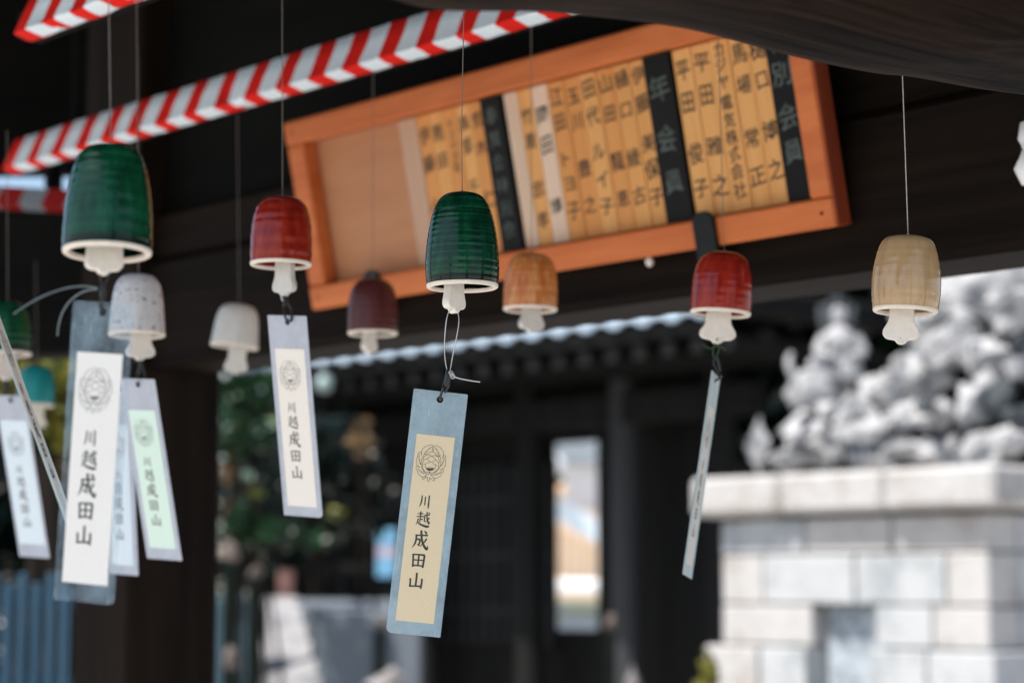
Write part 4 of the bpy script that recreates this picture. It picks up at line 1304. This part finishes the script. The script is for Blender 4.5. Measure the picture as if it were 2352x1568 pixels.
tb_('side_wall', (XR - 1.0, YW + 0.13, 0), (XR - 0.9, 6.5, 3.9), 'temple')
tb_('side_wall', (XL + 0.1, YW + 0.13, 0), (XL + 0.2, 3.6, 3.9), 'temple')

# dark storehouse that closes the view behind the rockery
DH = empty('dark_hall', at(2050, 1350, 17) * 1.0, RW, 'tall dark timber side hall behind the rockery', 'building')
MB().box((-2.6, 0, -1.5), (7.5, 0.1, 6.0)).build('wall', M['temple'], DH)
for i in range(22):
    MB().cbox((-2.6 + i * 0.46, -0.03, -1.5), (-2.6 + i * 0.46 + 0.08, -0.001, 6.0), 0.005).build('batten', M['temple'], DH)
MB().cbox((-3.2, -1.3, 5.2), (8.2, 0.6, 5.45), 0.03).build('eave', M['temple'], DH)

# ------------------------------------------------------------------ things seen through the doorway
HS = empty('far_house', at(1310, 1350, 34), None, 'pale house with orange timber slats seen through the temple doorway', 'house')
hk = 34 / F


def hb(name, x0, y0, x1, y1, d0, dp, m, c=0.01):
    a = at(x0, y1, 34)
    bq = at(x1, y0, 34)
    off = HS.matrix_world.inverted()
    return MB().cbox((a.x - HS.location.x, d0, a.z - HS.location.z), (bq.x - HS.location.x, d0 + dp, bq.z - HS.location.z), c).build(name, M[m], HS)


hb('wall', 1150, 880, 1480, 1566, 0.3, 1.0, 'plaster')
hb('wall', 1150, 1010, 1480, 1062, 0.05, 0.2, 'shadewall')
for i in range(12):
    x0 = 1200 + i * 19
    hb('slat', x0, 1180, x0 + 14, 1375, -0.3, 0.2, 'slat', 0.02)
hb('wall', 1180, 1375, 1440, 1415, -0.5, 0.3, 'gutter')
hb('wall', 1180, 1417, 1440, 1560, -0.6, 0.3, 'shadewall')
rp = [at(1190, 1085, 34), at(1430, 1235, 34), at(1430, 1285, 34), at(1190, 1145, 34)]
rp = [HS.matrix_world.inverted() @ p for p in rp]
rfm = MB().add([p + Vector((0, -0.5, 0)) for p in rp] + [p + Vector((0, -0.32, 0)) for p in rp], [(3, 2, 1, 0), (4, 5, 6, 7), (0, 1, 5, 4), (1, 2, 6, 5), (2, 3, 7, 6), (3, 0, 4, 7)])
rfm.build('lean_to_roof', M['roofpale'], HS)
hb('colour_patch', 1170, 1330, 1460, 1362, -0.9, 0.3, 'plaster', 0.05)  # white strip added as a bright patch of sunlit plaster
hb('colour_patch', 1252, 1118, 1300, 1140, -0.9, 0.3, 'slat', 0.05)  # orange patch added to the doorway view
hb('dark_notch', 1230, 1062, 1292, 1118, -0.8, 0.1, 'temple', 0.05)  # dark patch added as the notch at the doorway's left
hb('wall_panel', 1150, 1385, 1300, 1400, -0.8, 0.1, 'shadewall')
rk = at(1275, 1070, 30)
gl = empty('globe_lamp', rk, None, 'pale round globe in the upper left of the temple doorway', 'lamp')
MB().lathe([(0.0001, 0.15), (0.1, 0.12), (0.15, 0.0), (0.1, -0.12), (0.0001, -0.15)], 16).build('globe', M['plaster'], gl, True)
MB().tube([(0, 0, -0.14), (0, 0, -rk.z)], 0.02, 8).build('pole', M['iron'], gl)
rk = at(745, 880, 14.5)
el = empty('bright_disc_ball', rk, None, 'small pale round ball added for a bright blur disc under the temple eave', 'lamp')
MB().lathe([(0.0001, 0.06), (0.035, 0.05), (0.055, 0.02), (0.06, -0.01), (0.045, -0.045), (0.0001, -0.06)], 16).build('globe', M['disc_pale'], el, True)  # pale ball added to give a bright round blur of unknown source
MB().tube([(0, 0, 0.055), (0, 0.3, 0.40)], 0.006, 6).build('added_cable', M['iron'], el)

# ------------------------------------------------------------------ notice, steps, stones in the court
p = at(888, 1268, 13.4)
nb = empty('blue_notice', p, None, 'sky blue notice sheet with a pink band, left of the central card', 'notice')
MB().cbox((-0.06, 0, -0.155), (0.06, 0.012, -0.03), 0.006).build('sheet', M['blue'], nb)
MB().cbox((-0.06, 0, -0.03), (0.06, 0.012, 0.035), 0.004).build('band', M['pink'], nb)
MB().cbox((-0.06, 0, 0.035), (0.06, 0.012, 0.145), 0.006).build('sheet', M['blue'], nb)
MB().cbox((-0.02, 0.013, -1.72), (0.02, 0.05, 0.10), 0.004).build('stake', M['temple'], nb)

sw = empty('stone_stair', at(760, 1372, 12.4) * 1.0, None, 'stone stair with a sunlit sloping side slab, low at the left of the centre', 'stair')
SWI = sw.matrix_world.inverted()
sa, sb_ = at(630, 1370, 12.6), at(722, 1660, 10.6)
ad = (sb_ - sa).normalized()
sd = Vector((0.325, 0, 0))
th_ = Vector((0, 0.10, -0.22))
MB().add([SWI @ q for q in (sa - sd * 0.55, sa + sd * 0.45, sb_ + sd * 0.55, sb_ - sd * 0.45, sa - sd * 0.55 + th_, sa + sd * 0.45 + th_, sb_ + sd * 0.55 + th_, sb_ - sd * 0.45 + th_)],
         [(3, 2, 1, 0), (4, 5, 6, 7), (0, 1, 5, 4), (1, 2, 6, 5), (2, 3, 7, 6), (3, 0, 4, 7)]).build('side_slab', M['slab'], sw)
for i in range(6):
    a = at(690 + i * 12, 1380, 12.7 - i * 0.28)
    zt_ = 1.435 - i * 0.012
    MB().cbox((a.x - sw.location.x, a.y - sw.location.y - 0.28, -sw.location.z), (a.x - sw.location.x + 0.66 - i * 0.03, a.y - sw.location.y - 0.002, zt_ - sw.location.z), 0.01).build('step', M['step_shaded'], sw)
MB().cbox((at(600, 1380, 13).x - sw.location.x, 0.75, -sw.location.z), (at(960, 1380, 13).x - sw.location.x, 1.2, 1.425 - sw.location.z), 0.02).build('landing', M['step_shaded'], sw)
a = at(470, 1350, 11.0)
bq = at(572, 1350, 11.0)
tag(MB().cbox((0, 0, 0), (bq.x - a.x, 0.2, 1.46), 0.02).build('garden_wall', M['tealwall'], M=Matrix.Translation((a.x, a.y + 0.3, 0))), 'low dark teal wall between the dark post and the stair slab', 'wall')
p = at(657, 1385, 12.75)
tag(MB().cbox((-0.045, -0.045, 0), (0.045, 0.045, 0.2), 0.01).build('red_post', M['terracotta'], M=Matrix.Translation(p)), 'short faded red post at the top of the stone stair', 'post')
for i, (x, y, d, a, c, lab) in enumerate(((530, 1268, 9.5, 24, 30, 'pale rounded stone right beside the dark post, upper one'), (585, 1312, 9.8, 22, 20, 'small brownish stone right of the upper stone by the post'), (533, 1515, 9.0, 20, 34, 'pale upright stone low beside the dark post'),
                                          (872, 1432, 11, 18, 18, 'small pale stone at the right end of the stair top'), (888, 1560, 10, 50, 34, 'broad pale stone at the bottom edge left of the central card'), (1452, 1570, 12, 20, 40, 'pale upright stone at the bottom under the lit pillar'), (1404, 1432, 13, 16, 26, 'dull grey stone at the lower right of the doorway'))):
    rk = empty('garden_stone', at(x, y, d), None, lab, 'stone', 'stones in the court')
    rock(rk, rk.matrix_world.inverted(), at(x, y, d), (a / F * d, a / F * d, c / F * d), M['boulder'] if i < 4 or i == 6 else M['boulder_pale'], 40 + i * 2.3, 'boulder', 2)
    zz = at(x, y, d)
    MB().cbox((-a / F * d * 0.6, -0.05, -zz.z), (a / F * d * 0.6, 0.05, -c / F * d * 0.7), 0.01).build('added_support', M['support_dark'], rk)  # added support, coloured near black to sink into the dark

# blue slatted fence low at the left
fa, fb_ = at(-60, 1568, 6.6), at(172, 1568, 6.4)
FN = empty('slat_fence', (fa.x, fa.y, 0), None, 'blue slatted fence low at the left picture edge', 'fence')
fz = at(60, 1315, 6.5).z
wdt_ = fb_.x - fa.x
for i in range(9):
    x = i * wdt_ / 8
    MB().cbox((x, -0.02, 0.05), (x + 0.026, 0.0, fz - (0.0 if i % 2 else 0.03)), 0.004).build('slat', M['fence'], FN)
for z in (fz - 0.10, fz - 0.36):
    MB().cbox((-0.2, 0.001, z), (wdt_ + 0.03, 0.03, z + 0.045), 0.004).build('fence_rail', M['fence'], FN)
MB().cbox((wdt_ - 0.0, -0.03, 0), (wdt_ + 0.05, 0.04, fz + 0.02), 0.006).build('fence_post', M['fence'], FN)


# ------------------------------------------------------------------ plants
def leaves(n, blobs, size, rnd_):
    V, Fc = [], []
    for _ in range(n):
        c, r = rnd_.choice(blobs)
        while True:
            q = Vector((rnd_.uniform(-1, 1), rnd_.uniform(-1, 1), rnd_.uniform(-1, 1)))
            if q.length < 1: break
        q = q.normalized() * (q.length ** 0.5) * (1 + 0.55 * noise.noise(q.normalized() * 2.2 + Vector(c)))
        p = Vector(c) + Vector((q.x * r[0], q.y * r[1], q.z * r[2]))
        a = Vector((rnd_.gauss(0, 1), rnd_.gauss(0, 1), rnd_.gauss(0, 0.7))).normalized()
        b_ = a.cross(Vector((rnd_.gauss(0, 1), rnd_.gauss(0, 1), rnd_.gauss(0, 1)))).normalized()
        s = size * rnd_.uniform(0.6, 1.4)
        k = len(V)
        V += [p - a * s, p + b_ * s * 0.42, p + a * s, p - b_ * s * 0.42]
        Fc.append((k, k + 1, k + 2, k + 3))
    return V, Fc


def tree(name, base, blobs, n, size, m, label, seed, cat='tree', group=None, trunk=0.09):
    rr = random.Random(seed)
    b_ = Vector(base)
    e = empty(name, b_, None, label, cat, group)
    inv = e.matrix_world.inverted()
    V, Fc = leaves(n, blobs, size, rr)
    MB().add([inv @ p for p in V], Fc).build('crown', m, e)
    tk = MB()
    top = Vector(blobs[0][0])
    tk.tube([Vector((0, 0, 0)), (inv @ top) * 0.5 + Vector((0.08, 0, 0)), inv @ top], lambda s: trunk * (1 - 0.7 * s), 8)
    for c, r in blobs[1:]:
        c = Vector(c)
        tk.tube([(inv @ top) * 0.6, (inv @ top) * 0.8 + (inv @ c) * 0.2, inv @ c], lambda s: trunk * 0.45 * (1 - 0.7 * s), 6)
    tk.build('trunk', M['bark'], e, True)
    return e


def blob(x, y, d, rx, rz, ry=None):
    k = d / F
    return (at(x, y, d), (rx * k, (ry or rx) * k, rz * k))


def gnd(x, y, d):
    p_ = at(x, y, d)
    return (p_.x, p_.y, 0)


G = 'trees and shrubs in the temple garden'
tree('garden_tree', gnd(560, 1000, 11.5), [blob(575, 925, 11.5, 60, 50), blob(540, 900, 11.3, 30, 50), blob(620, 890, 11.6, 60, 34), blob(540, 1000, 11.2, 30, 60), blob(600, 990, 11.4, 40, 40)], 900, 0.035, M['leaf'], 'green leafy tree between the dark post and the ivory card', 1, group=G, trunk=0.03)
tree('garden_shrub', gnd(640, 1240, 10.8), [blob(600, 1225, 10.8, 80, 26), blob(700, 1240, 10.9, 60, 20), blob(550, 1190, 10.7, 30, 30)], 700, 0.035, M['leaf'], 'low green shrub above the stone stair', 2, 'shrub', G, 0.02)
tree('garden_tree', gnd(740, 1080, 12.6), [blob(720, 1060, 12.6, 110, 120), blob(620, 1100, 12.8, 110, 110), blob(810, 1120, 12.8, 80, 110)], 2600, 0.045, M['leaf_dark'], 'dark evergreen tree behind the ivory card', 3, group=G, trunk=0.04)
tree('glint_leaves', gnd(575, 1060, 10.9), [blob(527, 985, 10.9, 14, 14), blob(590, 985, 10.9, 12, 12), blob(625, 972, 10.9, 12, 12), blob(535, 905, 10.9, 14, 14), blob(568, 1090, 10.9, 12, 12)], 46, 0.016, M['leaf_glint'], 'sparse pale leaves added as bright glints beside the dark post', 33, 'shrub', G, 0.006)
tree('yellow_highlights', gnd(610, 1180, 11.2), [blob(535, 1040, 11.2, 18, 18), blob(540, 1205, 11.0, 20, 24), blob(640, 960, 11.3, 16, 14), blob(770, 1180, 11.4, 22, 18), blob(590, 1130, 11.2, 16, 16)], 110, 0.03, M['leaf_yellow'], 'sparse yellow leaves added as warm highlights among the dark evergreens', 31, 'shrub', G, 0.012)  # yellow clumps put warm highlights into the foliage colour
tree('maple_sapling', gnd(835, 1010, 11.4), [blob(828, 985, 11.4, 22, 26), blob(840, 1032, 11.3, 22, 26), blob(822, 1010, 11.3, 30, 12)], 110, 0.034, M['leaf_orange'], 'small orange leaved sapling right of the ivory card', 4, group=G, trunk=0.02)
tree('maple_sapling', gnd(526, 1130, 10.9), [blob(524, 1090, 10.9, 16, 24), blob(528, 1165, 10.9, 18, 36)], 70, 0.03, M['leaf_orange'], 'thin orange leaved sapling hugging the dark post', 5, group=G, trunk=0.02)
tree('garden_tree', gnd(70, 950, 6.9), [blob(110, 860, 7.0, 110, 50), blob(20, 900, 7.1, 80, 90), blob(140, 960, 7.0, 80, 90)], 1300, 0.035, M['leaf_yellow'], 'yellow green tree at the left edge behind the teal bell', 6, group=G)
tree('garden_tree', gnd(60, 1150, 7.4), [blob(60, 1100, 7.4, 130, 130), blob(130, 1240, 7.3, 90, 110), blob(20, 1240, 7.3, 90, 90)], 2200, 0.04, M['leaf_dark'], 'dark green shrub at the left edge behind the pale blue card', 7, 'shrub', G)
tree('maple_sapling', gnd(130, 1040, 7.0), [blob(128, 1000, 7.0, 30, 60), blob(150, 1080, 6.95, 24, 40)], 320, 0.026, M['leaf_orange'], 'orange leaved sapling between the strip and the largest white card', 8, group=G, trunk=0.02)
tree('garden_shrub', gnd(20, 1450, 8.2), [blob(10, 1440, 8.2, 90, 150), blob(110, 1480, 8.3, 90, 130)], 1500, 0.035, M['leaf_dark'], 'dark shrub behind the blue slatted fence', 10, 'shrub', G, 0.03)
tree('garden_shrub', gnd(1632, 1560, 8.6), [blob(1632, 1560, 8.6, 16, 60), blob(1622, 1600, 8.6, 30, 50)], 160, 0.03, M['leaf_yellow'], 'small bright shrub at the foot of the stone plinth', 9, 'shrub', G, 0.01)
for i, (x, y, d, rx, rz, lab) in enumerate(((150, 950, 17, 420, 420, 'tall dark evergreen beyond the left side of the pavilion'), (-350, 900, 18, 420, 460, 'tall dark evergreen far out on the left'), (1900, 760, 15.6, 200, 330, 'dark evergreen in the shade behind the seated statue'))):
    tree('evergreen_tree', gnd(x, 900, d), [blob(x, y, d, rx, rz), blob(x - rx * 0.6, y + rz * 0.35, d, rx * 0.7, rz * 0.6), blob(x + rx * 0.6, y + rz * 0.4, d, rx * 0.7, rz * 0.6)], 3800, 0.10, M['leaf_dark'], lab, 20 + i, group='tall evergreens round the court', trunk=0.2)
